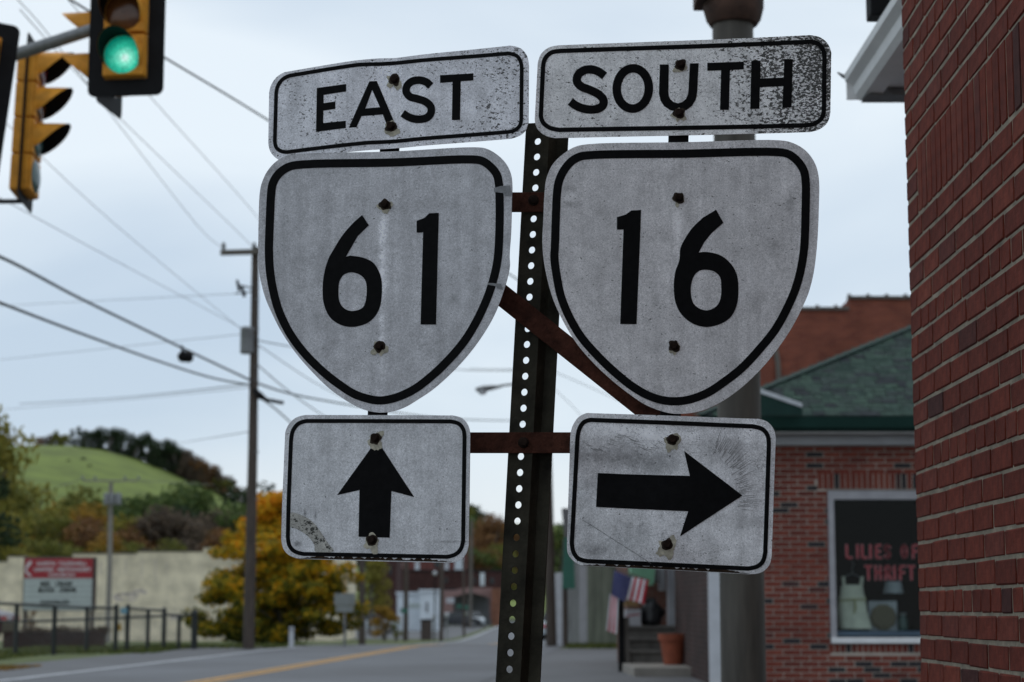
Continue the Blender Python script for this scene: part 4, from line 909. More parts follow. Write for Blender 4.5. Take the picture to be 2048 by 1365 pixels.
for i, (dx, r_) in enumerate(((-0.34, 0.02), (-0.30, 0.08), (-0.15, 0.125), (0.05, 0.11), (0.2, 0.07), (0.33, 0.035))):
    for j in range(12):
        a = 2*math.pi*j/12; vs.append((c.x + dx, c.y + r_*math.cos(a), c.z + 0.02 + dx*0.12 + r_*0.62*math.sin(a)))
for i in range(5):
    for j in range(12): fs.append((i*12 + j, i*12 + (j+1) % 12, (i+1)*12 + (j+1) % 12, (i+1)*12 + j))
mb.add(vs, fs); lh = mb.build('lamp_head', M['galv'], t, smooth=True)
mb = MB(); mb.lathe((c.x - 0.16, c.y, c.z - 0.10), [(0.02, -0.05), (0.08, -0.03), (0.11, 0.02), (0.10, 0.06)], 14); mb.build('lamp_glass', M['white_paint'], lh, smooth=True)

# ================================================================== OVERHEAD CABLES
def cable(label, pts, rad, n=14, sag=0.0):
    """pts: (px, row, Y) list; smooth sagging curve through them"""
    w3 = [P(*p_) for p_ in pts]
    if len(w3) == 2:
        a, b = w3; q = [a.lerp(b, i/n) - Vector((0, 0, sag*4*(i/n)*(1 - i/n))) for i in range(n + 1)]
    else:
        q = []
        for i in range(len(w3) - 1):
            g = lambda k: w3[min(max(k, 0), len(w3) - 1)]
            p0, p1, p2, p3 = g(i-1), g(i), g(i+1), g(i+2)
            for k in range(8):
                t_ = k/8; q.append(0.5*((2*p1) + (p2 - p0)*t_ + (2*p0 - 5*p1 + 4*p2 - p3)*t_*t_ + (3*p1 - p0 - 3*p2 + p3)*t_**3))
        q.append(w3[-1])
    mb = MB(); mb.tube(q, rad*0.72, 6); o = mb.build('overhead_cable', M['cable'], smooth=True)
    return tag(o, label, 'cable', None)
def gcable(label, pts, rad, **k):
    o = cable(label, pts, rad, **k); o['group'] = 'thin wires strung from the tall utility pole'; return o
c = cable('thick black cable carrying a splice lump, running to the tall utility pole', [(-200, 445, 20), (0, 514, 26), (150, 592, 31.5), (300, 665, 37), (372, 700, 40), (503, 762, 43.6)], 0.034)
p_ = P(372, 714, 39.9); mb = MB(); mb.tube([p_ + Vector((-0.17, 0, 0.02)), p_ + Vector((-0.11, 0, 0.01)), p_ + Vector((0.10, 0, -0.01)), p_ + Vector((0.15, 0, -0.01))], [0.05, 0.12, 0.115, 0.06], 12); mb.tube([p_ + Vector((-0.06, 0, 0.05)), p_ + Vector((-0.10, 0, 0.24))], 0.03, 8); mb.tube([p_ + Vector((0.02, 0, 0.05)), p_ + Vector((0.05, 0, 0.12))], 0.02, 8)
mb.build('splice_lump', M['black'], c)
cable('black cable sweeping low to the tall utility pole, below the one with the lump', [(-200, 530, 20), (0, 606, 25), (150, 663, 30), (300, 717, 36), (420, 755, 41), (503, 771, 43.6)], 0.03)
cable('dark cable crossing behind the traffic light showing green and the EAST sign', [(60, -50, 18), (185, 27, 19.5), (330, 116, 21), (535, 240, 23.5), (900, 470, 29), (1250, 700, 38), (1480, 830, 48)], 0.017)
thin = 'thin utility wire strung to the tall utility pole from over the traffic lights'
gcable(thin, [(-30, -70, 20), (36, 0, 21), (135, 117, 24), (392, 448, 38), (447, 497, 43.4)], 0.008)
gcable(thin, [(40, 20, 20), (227, 224, 27), (461, 450, 40), (508, 497, 43.4)], 0.008)
gcable(thin, [(120, -20, 20), (307, 201, 27), (517, 438, 39), (540, 497, 43.4)], 0.008)
gcable(thin, [(-60, 180, 21), (20, 254, 24), (231, 450, 33), (478, 655, 43)], 0.007)
gcable(thin, [(-60, 368, 21), (23, 409, 24), (231, 522, 33), (490, 660, 43)], 0.007)
lowth = 'faint wire crossing the sky low over the pasture hill'
for pts, r_ in (([(40, 808, 80), (250, 795, 70), (503, 768, 43.7)], 0.02), ([(0, 820, 80), (250, 800, 70), (503, 775, 43.7)], 0.012), ([(340, 890, 100), (503, 863, 43.7)], 0.014), ([(0, 612, 60), (470, 588, 43.5)], 0.009), ([(0, 720, 60), (490, 668, 43.5)], 0.009), ([(80, 985, 110), (160, 960, 78.8)], 0.02), ([(280, 962, 78.8), (430, 970, 130)], 0.02)):
    o = cable(lowth, pts, r_); o['group'] = 'faint low wires over the hill'
rt = 'wire running down the street from the tall utility pole behind the shields'
for pts, r_ in (([(508, 765, 43.7), (640, 800, 52), (900, 838, 75), (1105, 842, 100)], 0.035), ([(515, 690, 43.7), (700, 800, 56), (880, 842, 80)], 0.014), ([(515, 730, 43.7), (600, 800, 52), (720, 880, 66)], 0.02), ([(530, 500, 43.4), (640, 660, 52), (720, 760, 67)], 0.012),
                ([(512, 670, 43.7), (560, 690, 45), (900, 738, 60), (1030, 742, 70)], 0.018), ([(520, 795, 43.7), (570, 835, 48), (640, 905, 58)], 0.028), ([(1088, 735, 47), (1180, 775, 55), (1300, 830, 70)], 0.012), ([(1088, 760, 47), (1160, 830, 55), (1200, 900, 65)], 0.01), ([(1088, 740, 47), (940, 738, 75)], 0.018)):
    o = cable(rt, pts, r_); o['group'] = 'wires along the street'

# ================================================================== NEAR BRICK BUILDING (right edge)
PB = 0.0677; Yc = 5.6
c0 = P(1838, 1208, Yc)
nb = thing('brick_building', 'dark red brick building corner with header courses and soldier band beside the signs', 'building', (c0.x, c0.y, 0), rz=-0.017)
BRICKS = [(0, (0.050, 0.018, 0.017)), (0.015, (0.055, 0.019, 0.017)), (0.04, (0.090, 0.018, 0.0115)), (0.4, (0.132, 0.026, 0.0155)), (0.7, (0.100, 0.020, 0.013)), (0.9, (0.158, 0.035, 0.021)), (1.0, (0.092, 0.024, 0.019))]
M['brick_o'] = ramp_mat('brick_face', BRICKS, 'object', 0.9, 0.3, 26, 0.35, spec=0.12)
M['brick_i'] = ramp_mat('brick_face_joined', BRICKS, 'island', 0.9, 0.3, 26, 0.35, spec=0.12)
M['mortar'] = mat('mortar', (0.23, 0.195, 0.145), 0.95, 0.4, 14, 0.4, 90)
z_h = PZ(630, Yc)                        # top of a header course
kz0 = -int((z_h - 0.0)/PB)
def brick_mesh(name, l_, h_, d_, seed):
    r_ = random.Random(seed); mb = MB(); mb.box(0, -l_, 0, d_, 0, h_)
    me = bpy.data.meshes.new(name); me.from_pydata(mb.v, [], mb.f); bm = bmesh.new(); bm.from_mesh(me); bmesh.ops.recalc_face_normals(bm, faces=bm.faces)
    bmesh.ops.bevel(bm, geom=list(bm.edges), offset=0.0028, segments=1, affect='EDGES')
    for v in bm.verts: v.co += Vector((r_.uniform(-1, 1)*0.0012, r_.uniform(-1, 1)*0.0018, r_.uniform(-1, 1)*0.0018))
    bm.to_mesh(me); bm.free(); me.materials.append(M['brick_o']); return me
BM_ = {k: [brick_mesh('brick', *dim, sd_) for sd_ in range(3)] for k, dim in {'s': (0.2045, 0.0575, 0.09), 'h': (0.0972, 0.0575, 0.09), 'v': (0.0590, 0.195, 0.09), 'q': (0.152, 0.0575, 0.09)}.items()}
LEN = {'s': 0.203, 'h': 0.0955, 'v': 0.0577, 'q': 0.152}
WALL_TOP = 5.6; S_MAX = 9.0
rest = MB(); rb = random.Random(3)
def put_brick(kind, s0, z):
    """kind, distance of its far end from the corner, bottom height"""
    vis = s0 < 1.62 and 1.28 < z < 3.62
    if vis:
        o = bpy.data.objects.new('brick', rb.choice(BM_[kind])); COL.objects.link(o); o.parent = nb
        o.location = (rb.uniform(-0.0012, 0.0004), -s0, z + rb.uniform(-0.0012, 0.0012)); o.rotation_euler = (rb.uniform(-.006, .006), 0, rb.uniform(-.003, .003))
    else:
        h_ = 0.193 if kind == 'v' else 0.0575; rest.box(0, -s0 - LEN[kind], z, 0.09, -s0, z + h_)
nk = int(WALL_TOP/PB)
for k in range(-60, 60):
    zb = z_h + (k - 1)*PB + 0.005
    if zb < -0.05 or zb > WALL_TOP: continue
    soldier = k in (5, 6, 7)
    header = (k % 6 == 0) and not soldier
    s0 = 0.0; i = 0
    if soldier:
        put_brick('q', 0.0, zb); 
        if k == 5:
            s0 = LEN['q'] + 0.010
            while s0 < S_MAX: put_brick('v', s0, zb + 0.001); s0 += 0.0677
        continue
    if header:
        put_brick('q', 0.0, zb); s0 = LEN['q'] + 0.01
        while s0 < S_MAX: put_brick('h', s0, zb); s0 += 0.1065
    else:
        if k % 2: put_brick('h', 0.0, zb); s0 = LEN['h'] + 0.0105
        while s0 < S_MAX: put_brick('s', s0, zb); s0 += 0.2135
mr_ = MB(); mr_.box(0.0024, -S_MAX, -0.2, 5.0, -0.002, WALL_TOP); mr_.build('mortar_core', M['mortar'], nb, local=True)
ro = rest.build('brickwork', M['brick_i'], nb, local=True); stuff(ro)
mb = MB(); mb.box(-0.06, -S_MAX, WALL_TOP + 0.02, 5.1, 0.06, WALL_TOP + 0.14); mb.build('coping', M['concrete'], nb, bevel=0.01, local=True)

# low rear wing with white eave
an = thing('brick_annex', 'rear wing with white gutter and soffit poking past the brick corner', 'building', (2.4, 7.0, 0))
M['annex_brick'] = brick_tex('annex_brick', (0.2, 0.05, 0.036), (0.15, 0.04, 0.03), (0.3, 0.26, 0.21), axes='YZ')
M['gut_white'] = mat('gutter_white', (0.80, 0.80, 0.80), 0.5, 0.08, 4)
ge = 9.0; gX = PX(1712, ge, 200); gZ = PZ(204, ge)        # outer lower edge of the gutter at its far end
mb = MB(); mb.box(2.12, 5.75, -0.2, 6.0, 8.7, gZ + 0.02); mb.build('wall', M['annex_brick'], an)
y0 = 5.72
mb = MB(); mb.prism([(gX + 0.11, y0, gZ + 0.03), (2.3, y0, gZ + 0.03), (2.3, y0, gZ + 0.05), (gX + 0.11, y0, gZ + 0.05)], (0, ge - y0, 0)); mb.build('soffit', M['gut_white'], an)
gp = [(gX + 0.10, gZ), (gX + 0.02, gZ + 0.005), (gX - 0.005, gZ + 0.03), (gX - 0.012, gZ + 0.075), (gX - 0.05, gZ + 0.10), (gX - 0.055, gZ + 0.135), (gX - 0.04, gZ + 0.135), (gX - 0.035, gZ + 0.115), (gX + 0.01, gZ + 0.09), (gX + 0.02, gZ + 0.03), (gX + 0.10, gZ + 0.015)]
mb = MB(); mb.prism([(x, y0, z) for x, z in gp], (0, ge - y0, 0)); g_ = mb.build('gutter', M['gut_white'], an)
mb = MB(); mb.box(gX - 0.045, ge - 0.004, gZ + 0.01, gX + 0.10, ge + 0.004, gZ + 0.13); mb.build('gutter_end', M['gut_white'], g_)
mb = MB(); mb.box(gX + 0.105, y0, gZ + 0.055, gX + 0.125, ge - 0.02, gZ + 0.19); mb.build('fascia', M['white_paint'], an)
mb = MB(); mb.prism([(gX + 0.02, ge - 0.16, gZ - 0.01), (2.4, ge - 0.16, gZ - 0.01), (2.4, ge - 0.16, gZ + 0.024), (gX + 0.09, ge - 0.16, gZ + 0.024)], (0, 0.14, 0)); mb.build('gable_return', M['galv'], an)
M['roof_dark'] = mat('dark_shingle', (0.022, 0.022, 0.024), 0.9, 0.4, 12, 0.4)
mb = MB(); mb.prism([(gX + 0.03, y0, gZ + 0.20), (6.2, y0, gZ + 2.6), (6.2, y0, gZ + 2.66), (gX + 0.03, y0, gZ + 0.25)], (0, ge - y0, 0)); mb.build('roof', M['roof_dark'], an)
mb = MB(); c = Vector((gX - 0.04, ge, gZ + 0.12)); mb.tube([c, c + Vector((-0.02, 0.01, 0.012)), c + Vector((-0.045, 0.01, 0.03))], [0.012, 0.01, 0.004], 6); mb.build('wire_stub', M['galv'], an)
c = P(1755, 22, 8.4); mb = MB(); mb.box(c.x - 0.05, 8.3, c.z - 0.05, c.x + 0.06, 8.42, c.z + 0.3); mb.build('vent_stub', M['black'], an, bevel=0.01)

# ================================================================== THRIFT SHOP
YT = 23.0
tx0 = PX(1441, YT); tx1 = 8.6; teave = PZ(892, YT); tg = gz(YT)
shop = thing('thrift_shop', 'brick thrift shop with green shingle hip roof and display window', 'building', (tx0, YT, tg))
TB = [(0, (0.025, 0.022, 0.025)), (0.12, (0.03, 0.025, 0.027)), (0.15, (0.12, 0.028, 0.02)), (0.45, (0.175, 0.040, 0.026)), (0.75, (0.145, 0.032, 0.022)), (1.0, (0.20, 0.05, 0.032))]
M['tbrick_o'] = ramp_mat('shop_brick', TB, 'object', 0.9, 0.2, 12, 0.2); M['tbrick_i'] = ramp_mat('shop_brick_joined', TB, 'island', 0.9, 0.2, 12, 0.2)
M['tmortar'] = mat('shop_mortar', (0.30, 0.265, 0.225), 0.95, 0.6, 1.1, 0.3, 60)
wx0, wx1, wz0, wz1 = PX(1660, YT), PX(1992, YT), PZ(1286, YT), PZ(982, YT)     # window opening
me_s = {}
def tbm(l_, h_):
    k = (round(l_, 3), round(h_, 3))
    if k not in me_s:
        mb = MB(); mb.box(0, 0, 0, l_, 0.09, h_); me = bpy.data.meshes.new('brick'); me.from_pydata(mb.v, [], mb.f); bm = bmesh.new(); bm.from_mesh(me); bmesh.ops.recalc_face_normals(bm, faces=bm.faces)
        bmesh.ops.bevel(bm, geom=list(bm.edges), offset=0.003, segments=1, affect='EDGES'); bm.to_mesh(me); bm.free(); me.materials.append(M['tbrick_o']); me_s[k] = me
    return me_s[k]
trest = MB(); cnt = 0; xl_vis, xr_vis = PX(1528, YT), PX(1852, YT)
def put_t(x0, x1, z, h_):
    global cnt
    if x1 - x0 < 0.03: return
    vis = x1 > xl_vis and x0 < xr_vis and z + h_ > PZ(1372, YT)
    if vis and cnt < 300:
        o = bpy.data.objects.new('brick', tbm(x1 - x0, h_)); COL.objects.link(o); o.parent = shop
        o.location = (x0 - tx0, random.uniform(-0.0015, 0.0015), z - tg); cnt += 1
    else: trest.box(x0, YT, z, x1, YT + 0.09, z + h_)
sol_z0, sol_z1 = wz1 + 0.02, wz1 + 0.02 + 0.2
row = 0; z = teave - PB
while z > tg - 0.1:
    off = 0 if row % 2 else -0.1065; x = tx0 + off
    while x < tx1:
        a, b = max(x, tx0), min(x + 0.203, tx1)
        mid_z = z + 0.03
        cut = None
        if wz0 - 0.12 < mid_z < wz1 + 0.0: cut = (wx0 - 0.004, wx1 + 0.004)
        if sol_z0 - 0.02 < mid_z < sol_z1: cut = (wx0 - 0.12, wx1 + 0.12)
        if cut:
            if a < cut[0]: put_t(a, min(b, cut[0]), z, 0.0575)
            if b > cut[1]: put_t(max(a, cut[1]), b, z, 0.0575)
        else: put_t(a, b, z, 0.0575)
        x += 0.213
    z -= PB; row += 1
x = wx0 - 0.115
while x < wx1 + 0.1: put_t(x, x + 0.0575, sol_z0, 0.195); x += 0.0677
x = wx0 - 0.02
while x < wx1: put_t(x, x + 0.0575, wz0 - 0.115, 0.10); x += 0.0677
stuff(trest.build('brickwork', M['tbrick_i'], shop))
mb = MB()
mb.box(tx0 + 0.004, YT + 0.004, tg - 0.2, wx0 - 0.004, YT + 0.25, teave); mb.box(wx1 + 0.004, YT + 0.004, tg - 0.2, tx1, YT + 0.25, teave)
mb.box(wx0 - 0.004, YT + 0.004, tg - 0.2, wx1 + 0.004, YT + 0.25, wz0 - 0.01); mb.box(wx0 - 0.004, YT + 0.004, wz1 + 0.01, wx1 + 0.004, YT + 0.25, teave)
mb.build('wall_core', M['tmortar'], shop)
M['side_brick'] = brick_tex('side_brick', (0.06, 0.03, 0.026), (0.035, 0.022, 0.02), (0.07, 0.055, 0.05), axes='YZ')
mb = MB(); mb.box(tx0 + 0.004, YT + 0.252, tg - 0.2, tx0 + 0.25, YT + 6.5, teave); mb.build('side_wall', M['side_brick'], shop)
# window
M['frame_grey'] = mat('frame_grey', (0.34, 0.33, 0.35), 0.6, 0.15, 6); M['bright_white'] = mat('bright_white', (0.78, 0.78, 0.78), 0.55, 0.08, 4)
fw = 12/FPX*YT
wn = MB(); wn.box(wx0, YT - 0.015, wz0, wx0 + fw, YT + 0.11, wz1); wn = wn.build('window', M['frame_grey'], shop, bevel=0.006); wn.name = 'window'
for nm, bx_ in (('head', (wx0 + fw, YT - 0.013, wz1 - 0.105, wx1 - fw, YT + 0.11, wz1)), ('jamb', (wx1 - fw, YT - 0.015, wz0, wx1, YT + 0.11, wz1)), ('sill', (wx0 - 0.0, YT - 0.05, wz0 - 0.005, wx1 + 0.02, YT + 0.10, wz0 + 0.062))):
    mb = MB(); mb.box(*bx_); mb.build(nm, M['bright_white' if nm == 'sill' else 'frame_grey'], wn, bevel=0.005)
def glass_mat():
    m, n, l, b = newmat('window_glass'); tr = n.new('ShaderNodeBsdfTransparent'); tr.inputs[0].default_value = (0.82, 0.86, 0.86, 1); gl = n.new('ShaderNodeBsdfGlossy'); gl.inputs['Roughness'].default_value = 0.02
    fr = n.new('ShaderNodeFresnel'); fr.inputs[0].default_value = 1.2; ms = n.new('ShaderNodeMixShader'); l.new(fr.outputs[0], ms.inputs[0]); l.new(tr.outputs[0], ms.inputs[1]); l.new(gl.outputs[0], ms.inputs[2]); l.new(ms.outputs[0], n['Material Output'].inputs['Surface']); return m
M['glass'] = glass_mat()
mb = MB(); mb.box(wx0 + fw, YT + 0.04, wz0 + 0.06, wx1 - fw, YT + 0.046, wz1 - 0.105); mb.build('pane', M['glass'], wn)
# lettering on the glass
M['let_red'] = mat('letter_red', (0.34, 0.03, 0.038), 0.5, 0.1); M['let_pale'] = mat('letter_outline', (0.22, 0.17, 0.18), 0.5, 0.1)
GL = {'L': [[(0, 1), (0, 0), (.62, 0)]], 'I': [[(.3, 0), (.3, 1)]], 'E': [[(.62, 1), (0, 1), (0, 0), (.62, 0)], [(0, .52), (.5, .52)]], 'F': [[(.62, 1), (0, 1), (0, 0)], [(0, .52), (.5, .52)]], 'T': [[(0, 1), (.7, 1)], [(.35, 1), (.35, 0)]],
      'H': [[(0, 0), (0, 1)], [(.62, 0), (.62, 1)], [(0, .52), (.62, .52)]], 'R': [[(0, 0), (0, 1), (.45, 1), (.6, .88), (.6, .65), (.45, .52), (0, .52)], [(.3, .52), (.64, 0)]],
      'S': [[(.6, .82), (.5, .96), (.3, 1), (.1, .95), (.0, .78), (.08, .6), (.3, .52), (.52, .43), (.6, .25), (.5, .06), (.3, 0), (.1, .04), (0, .18)]], 'O': [[(.31, 1), (.1, .92), (0, .7), (0, .3), (.1, .08), (.31, 0), (.52, .08), (.62, .3), (.62, .7), (.52, .92), (.31, 1)]]}
def glass_text(txt, starts, row0, row1, Yg, wn):
    zb, zt_ = PZ(row1, Yg), PZ(row0, Yg); h_ = zt_ - zb
    for ch, px in zip(txt, starts):
        x0 = PX(px, Yg); prev = None
        for wd, m_, dy, nm in ((0.030, M['let_pale'], 0.0, 'letter_outline'), (0.019, M['let_red'], -0.004, 'letter')):
            mb = MB()
            for st in GL[ch]:
                for (a, b) in zip(st[:-1], st[1:]):
                    A = Vector((x0 + a[0]*h_*0.6, Yg + dy, zb + a[1]*h_)); B = Vector((x0 + b[0]*h_*0.6, Yg + dy, zb + b[1]*h_)); d = (B - A).normalized()*wd*0.45
                    mb.bar(A - d, B + d, wd, 0.002, up=(0, 1, 0))
            o = mb.build(nm, m_, wn)
glass_text('LILIES', [1696, 1713, 1727, 1739, 1755, 1773], 1091, 1116, YT + 0.034, wn)
glass_text('OF', [1807, 1829], 1091, 1116, YT + 0.034, wn)
glass_text('THRIFT', [1733, 1753, 1773, 1786, 1802, 1819], 1133, 1159, YT + 0.034, wn)
# room behind the pane
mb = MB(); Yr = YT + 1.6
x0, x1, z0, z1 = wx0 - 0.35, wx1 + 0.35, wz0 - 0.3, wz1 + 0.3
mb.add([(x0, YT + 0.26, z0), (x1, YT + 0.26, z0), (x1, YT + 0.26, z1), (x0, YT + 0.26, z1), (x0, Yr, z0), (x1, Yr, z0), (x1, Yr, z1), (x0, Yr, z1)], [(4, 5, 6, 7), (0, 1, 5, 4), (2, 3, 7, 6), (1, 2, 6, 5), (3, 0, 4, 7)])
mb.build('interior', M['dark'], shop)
M['shelf'] = mat('shelf_blue', (0.20, 0.24, 0.33), 0.6, 0.15, 3); M['dress'] = mat('dress_fabric', (0.88, 0.86, 0.70), 0.9, 0.14, 9, 0.3, 30); M['ribbon'] = mat('ribbon', (0.58, 0.55, 0.30), 0.7, 0.1)
zsh = wz0 + 0.135
mb = MB(); mb.box(wx0 + 0.01, YT + 0.112, zsh - 0.06, wx1 - 0.01, YT + 0.75, zsh); mb.build('display_shelf', M['shelf'], shop, bevel=0.006)
# dress on a hanger
Yd = YT + 0.38; dxc = PX(1706, Yd)
dr = thing('dress', 'pale green sleeveless dress with yellow sash hanging in the shop window', 'dress', (dxc, Yd, zsh))
def drape(rows, Yc_, m, nm, parent, fold=0.012, n=40):
    mb = MB(); vs = []; fs = []
    for (row, xl, xr, dp) in rows:
        cx_, hw, zz = (PX(xl, Yc_) + PX(xr, Yc_))/2, (PX(xr, Yc_) - PX(xl, Yc_))/2, PZ(row, Yc_)
        for j in range(n):
            a = 2*math.pi*j/n; k = 1 + fold/hw*math.sin(a*7 + row*0.02)*min(1, max(0, (row - 1195)/60))
            vs.append((cx_ + hw*k*math.cos(a), Yc_ + dp*k*math.sin(a), zz))
    for i in range(len(rows) - 1):
        for j in range(n): fs.append((i*n + j, i*n + (j+1) % n, (i+1)*n + (j+1) % n, (i+1)*n + j))
    mb.add(vs, fs); return mb.build(nm, m, parent, smooth=True)
drape([(1170, 1686, 1723, .03), (1174, 1682, 1727, .05), (1186, 1681, 1728, .065), (1198, 1678, 1731, .065), (1206, 1677, 1732, .07), (1220, 1675, 1734, .09), (1240, 1675, 1739, .12), (1258, 1675, 1743, .14)], Yd, M['dress'], 'bodice_and_skirt', dr)
for xa, xb, xc in ((1684, 1692, 1686), (1718, 1726, 1724)):
    mb = MB(); a = P(xc, 1154, Yd); b = P((xa + xb)/2, 1172, Yd); mb.bar(a, b, 0.035, 0.05, up=(0, 1, 0)); mb.build('strap', M['dress'], dr, bevel=0.004)
mb = MB(); q = [P(x, 1201 + 2*math.sin(x), Yd - 0.085 + 0.04*abs(x - 1705)/28) for x in range(1678, 1733, 6)]; mb.tube(q, 0.012, 6); mb.tube([P(1709, 1201, Yd - 0.10), P(1711, 1214, Yd - 0.115), P(1708, 1228, Yd - 0.12)], [0.014, 0.016, 0.010], 6); mb.build('sash', M['ribbon'], dr)
mb = MB(); mb.tube([P(1686, 1156, Yd), P(1704, 1147, Yd), P(1722, 1156, Yd)], 0.008, 6); mb.tube([P(1704, 1147, Yd), P(1704, 1135, Yd), P(1708, 1128, Yd), P(1703, 1124, Yd)], 0.006, 6); mb.build('hanger', M['galv'], dr)
# table lamp
Yl = YT + 0.95; lc = PX(1787, Yl); lz = PZ(1187, Yl)
lp = thing('table_lamp', 'table lamp with pale tapered shade in the shop window', 'lamp', (lc, Yl, zsh))
M['shade'] = mat('lampshade', (0.52, 0.55, 0.58), 0.9, 0.08, 8)
mb = MB(); mb.lathe((lc, Yl, lz), [(0.128, 0), (0.10, 0.145)], 24, cap=False); mb.build('lamp_shade', M['shade'], lp, smooth=True)
mb = MB(); mb.lathe((lc, Yl, zsh - 0.4), [(0.09, 0), (0.09, 0.02), (0.025, 0.05), (0.03, 0.3), (0.06, 0.5), (0.03, 0.72), (0.012, 0.78), (0.012, lz - zsh + 0.42)], 14); mb.build('stand', M['black'], lp, smooth=True)
# woven disc on white board
Yw = YT + 0.5; c = P(1766, 1236, Yw)
bd = thing('wall_clock', 'round woven disc on a square white board in the shop window', 'decoration', (c.x, Yw, zsh))
mb = MB(); mb.box(c.x - 0.175, Yw, zsh, c.x + 0.175, Yw + 0.02, zsh + 0.36); mb.build('board', M['white_paint'], bd, bevel=0.004)
M['woven'] = mat('woven_cane', (0.20, 0.165, 0.11), 0.9, 0.5, 45, 0.6, 60)
dz = zsh + 0.165
mb = MB(); mb.tube([(c.x, Yw - 0.002, dz), (c.x, Yw - 0.03, dz), (c.x, Yw - 0.045, dz)], [0.162, 0.162, 0.13], 10); mb.build('woven_disc', M['woven'], bd)
c = P(1806, 1250, YT + 0.45); jar = thing('glass_jar', 'small dark glass jar on the display shelf', 'jar', (c.x, c.y, zsh))
mb = MB(); mb.lathe((c.x, c.y, zsh), [(0.055, 0), (0.06, 0.02), (0.06, 0.13), (0.04, 0.16), (0.042, 0.19)], 14); mb.build('jar_body', M['lens_dark'], jar, smooth=True)
mb = MB(); mb.lathe((c.x, c.y, zsh + 0.191), [(0.046, 0), (0.046, 0.025)], 14); mb.build('lid', M['galv'], jar)
# eave: fascia, green gutter, roof
ev0, ev1, gt0, gt1 = PZ(890, YT), PZ(862, YT), PZ(862, YT - 0.4), PZ(836, YT - 0.45)
mb = MB(); mb.box(tx0 - 0.05, YT - 0.06, ev0 - 0.005, tx1, YT + 0.2, PZ(874, YT)); mb.build('frieze_board', M['white_paint'], shop, bevel=0.004)
M['offwhite'] = mat('soffit_white', (0.40, 0.39, 0.38), 0.8, 0.1, 3)
mb = MB(); mb.box(tx0 - 0.3, YT - 0.45, PZ(874, YT) + 0.003, tx1, YT + 0.2, PZ(874, YT) + 0.02); mb.build('soffit', M['offwhite'], shop)
M['green_trim'] = mat('green_gutter', (0.012, 0.036, 0.030), 0.7, 0.15, 4, spec=0.1)
zg = PZ(874, YT) + 0.022
xg0 = PX(1392, YT)
mb = MB(); mb.prism([(xg0, YT - 0.46, zg), (xg0, YT - 0.53, zg + 0.04), (xg0, YT - 0.55, zg + 0.17), (xg0, YT - 0.42, zg + 0.17), (xg0, YT - 0.40, zg)], (tx1 - xg0, 0, 0)); mb.build('gutter', M['green_trim'], shop)
M['shingle'] = ramp_mat('green_shingle', [(0, (0.038, 0.058, 0.051)), (0.3, (0.060, 0.092, 0.074)), (0.5, (0.044, 0.048, 0.053)), (0.75, (0.066, 0.103, 0.080)), (1, (0.038, 0.042, 0.048))], 'island', 0.95, 0.3, 14, 0.3, spec=0.05)
re0 = Vector((xg0 - 0.02, YT - 0.5, zg + 0.185)); pitch_r = 0.48
def roof_z(y): return re0.z + (y - re0.y)*pitch_r
hipx = PX(1530, YT - 0.5)
ytop = YT + 3.6
mb = MB(); n_r = 0; y = re0.y
apex_y = ytop
def left_lim(y): return xg0 + 0.02 + (y - re0.y)*1.02
while y < ytop:
    ex = 0.13; x = left_lim(y) - 0.2 + random.uniform(0, 0.2)
    while x < tx1 + 0.3:
        wd = random.choice([0.10, 0.14, 0.18, 0.24]); a = max(x, left_lim(y)); b = x + wd - 0.008
        if b > a + 0.02:
            th = random.choice([0.004, 0.008, 0.012]); lo = y - random.uniform(0, 0.012)
            mb.add([(a, lo, roof_z(lo) + th + 0.006), (b, lo, roof_z(lo) + th + 0.006), (b, y + 0.15, roof_z(y + 0.15) + 0.001), (a, y + 0.15, roof_z(y + 0.15) + 0.001), (a, lo, roof_z(lo)), (b, lo, roof_z(lo))], [(0, 1, 2, 3), (4, 5, 1, 0), (0, 3, 4), (1, 5, 2)])
        x += wd
    y += ex
stuff(mb.build('shingles', M['shingle'], shop))
mb = MB(); L0 = Vector((xg0, re0.y, re0.z)); R0 = Vector((tx1 + 0.3, re0.y, re0.z)); A1 = Vector((left_lim(ytop), ytop, roof_z(ytop))); R1 = Vector((tx1 + 0.3, ytop, roof_z(ytop))); dn = Vector((0, 0, -0.012))
B0 = Vector((xg0, ytop*2 - re0.y, re0.z)); B1 = Vector((tx1 + 0.3, ytop*2 - re0.y, re0.z))
mb.add([L0 + dn, R0 + dn, R1 + dn, A1 + dn, B0 + dn, B1 + dn], [(0, 1, 2, 3), (0, 3, 4), (3, 2, 5, 4)]); mb.build('roof_deck', M['roof_dark'], shop)
mb = MB(); mb.bar(L0 + Vector((0, 0, 0.012)), A1 + Vector((0, 0, 0.012)), 0.16, 0.012); mb.build('hip_cap', M['green_trim'], shop)
# white trim post at the left end of the shop front
mb = MB(); mb.box(PX(1418, YT - 0.05), YT - 0.10, tg + 0.05, PX(1440, YT - 0.05), YT + 0.04, ev0 - 0.02); mb.build('corner_post', M['white_paint'], shop, bevel=0.006)
mb = MB(); mb.box(PX(1405, YT), YT - 0.35, tg - 0.1, PX(1445, YT), YT + 0.1, tg + 0.05); mb.build('footing', M['concrete'], shop, bevel=0.02)
# porch eave beside the shop (rising white drip edge and dark green end)
mb = MB(); a = P(1602, 811, YT - 0.62); b = P(1500, 776, YT - 1.6); mb.bar(a, b, 0.03, 0.05); mb.build('drip_edge', M['white_paint'], shop)
a2 = P(1602, 815, YT - 0.62); b2 = P(1500, 780, YT - 1.6); c2 = P(1500, 832, YT - 1.6); d2 = P(1602, 830, YT - 0.62)
mb = MB(); mb.prism([a2, b2, c2, d2], (0.02, 0.02, 0)); mb.build('porch_fascia', M['green_trim'], shop)

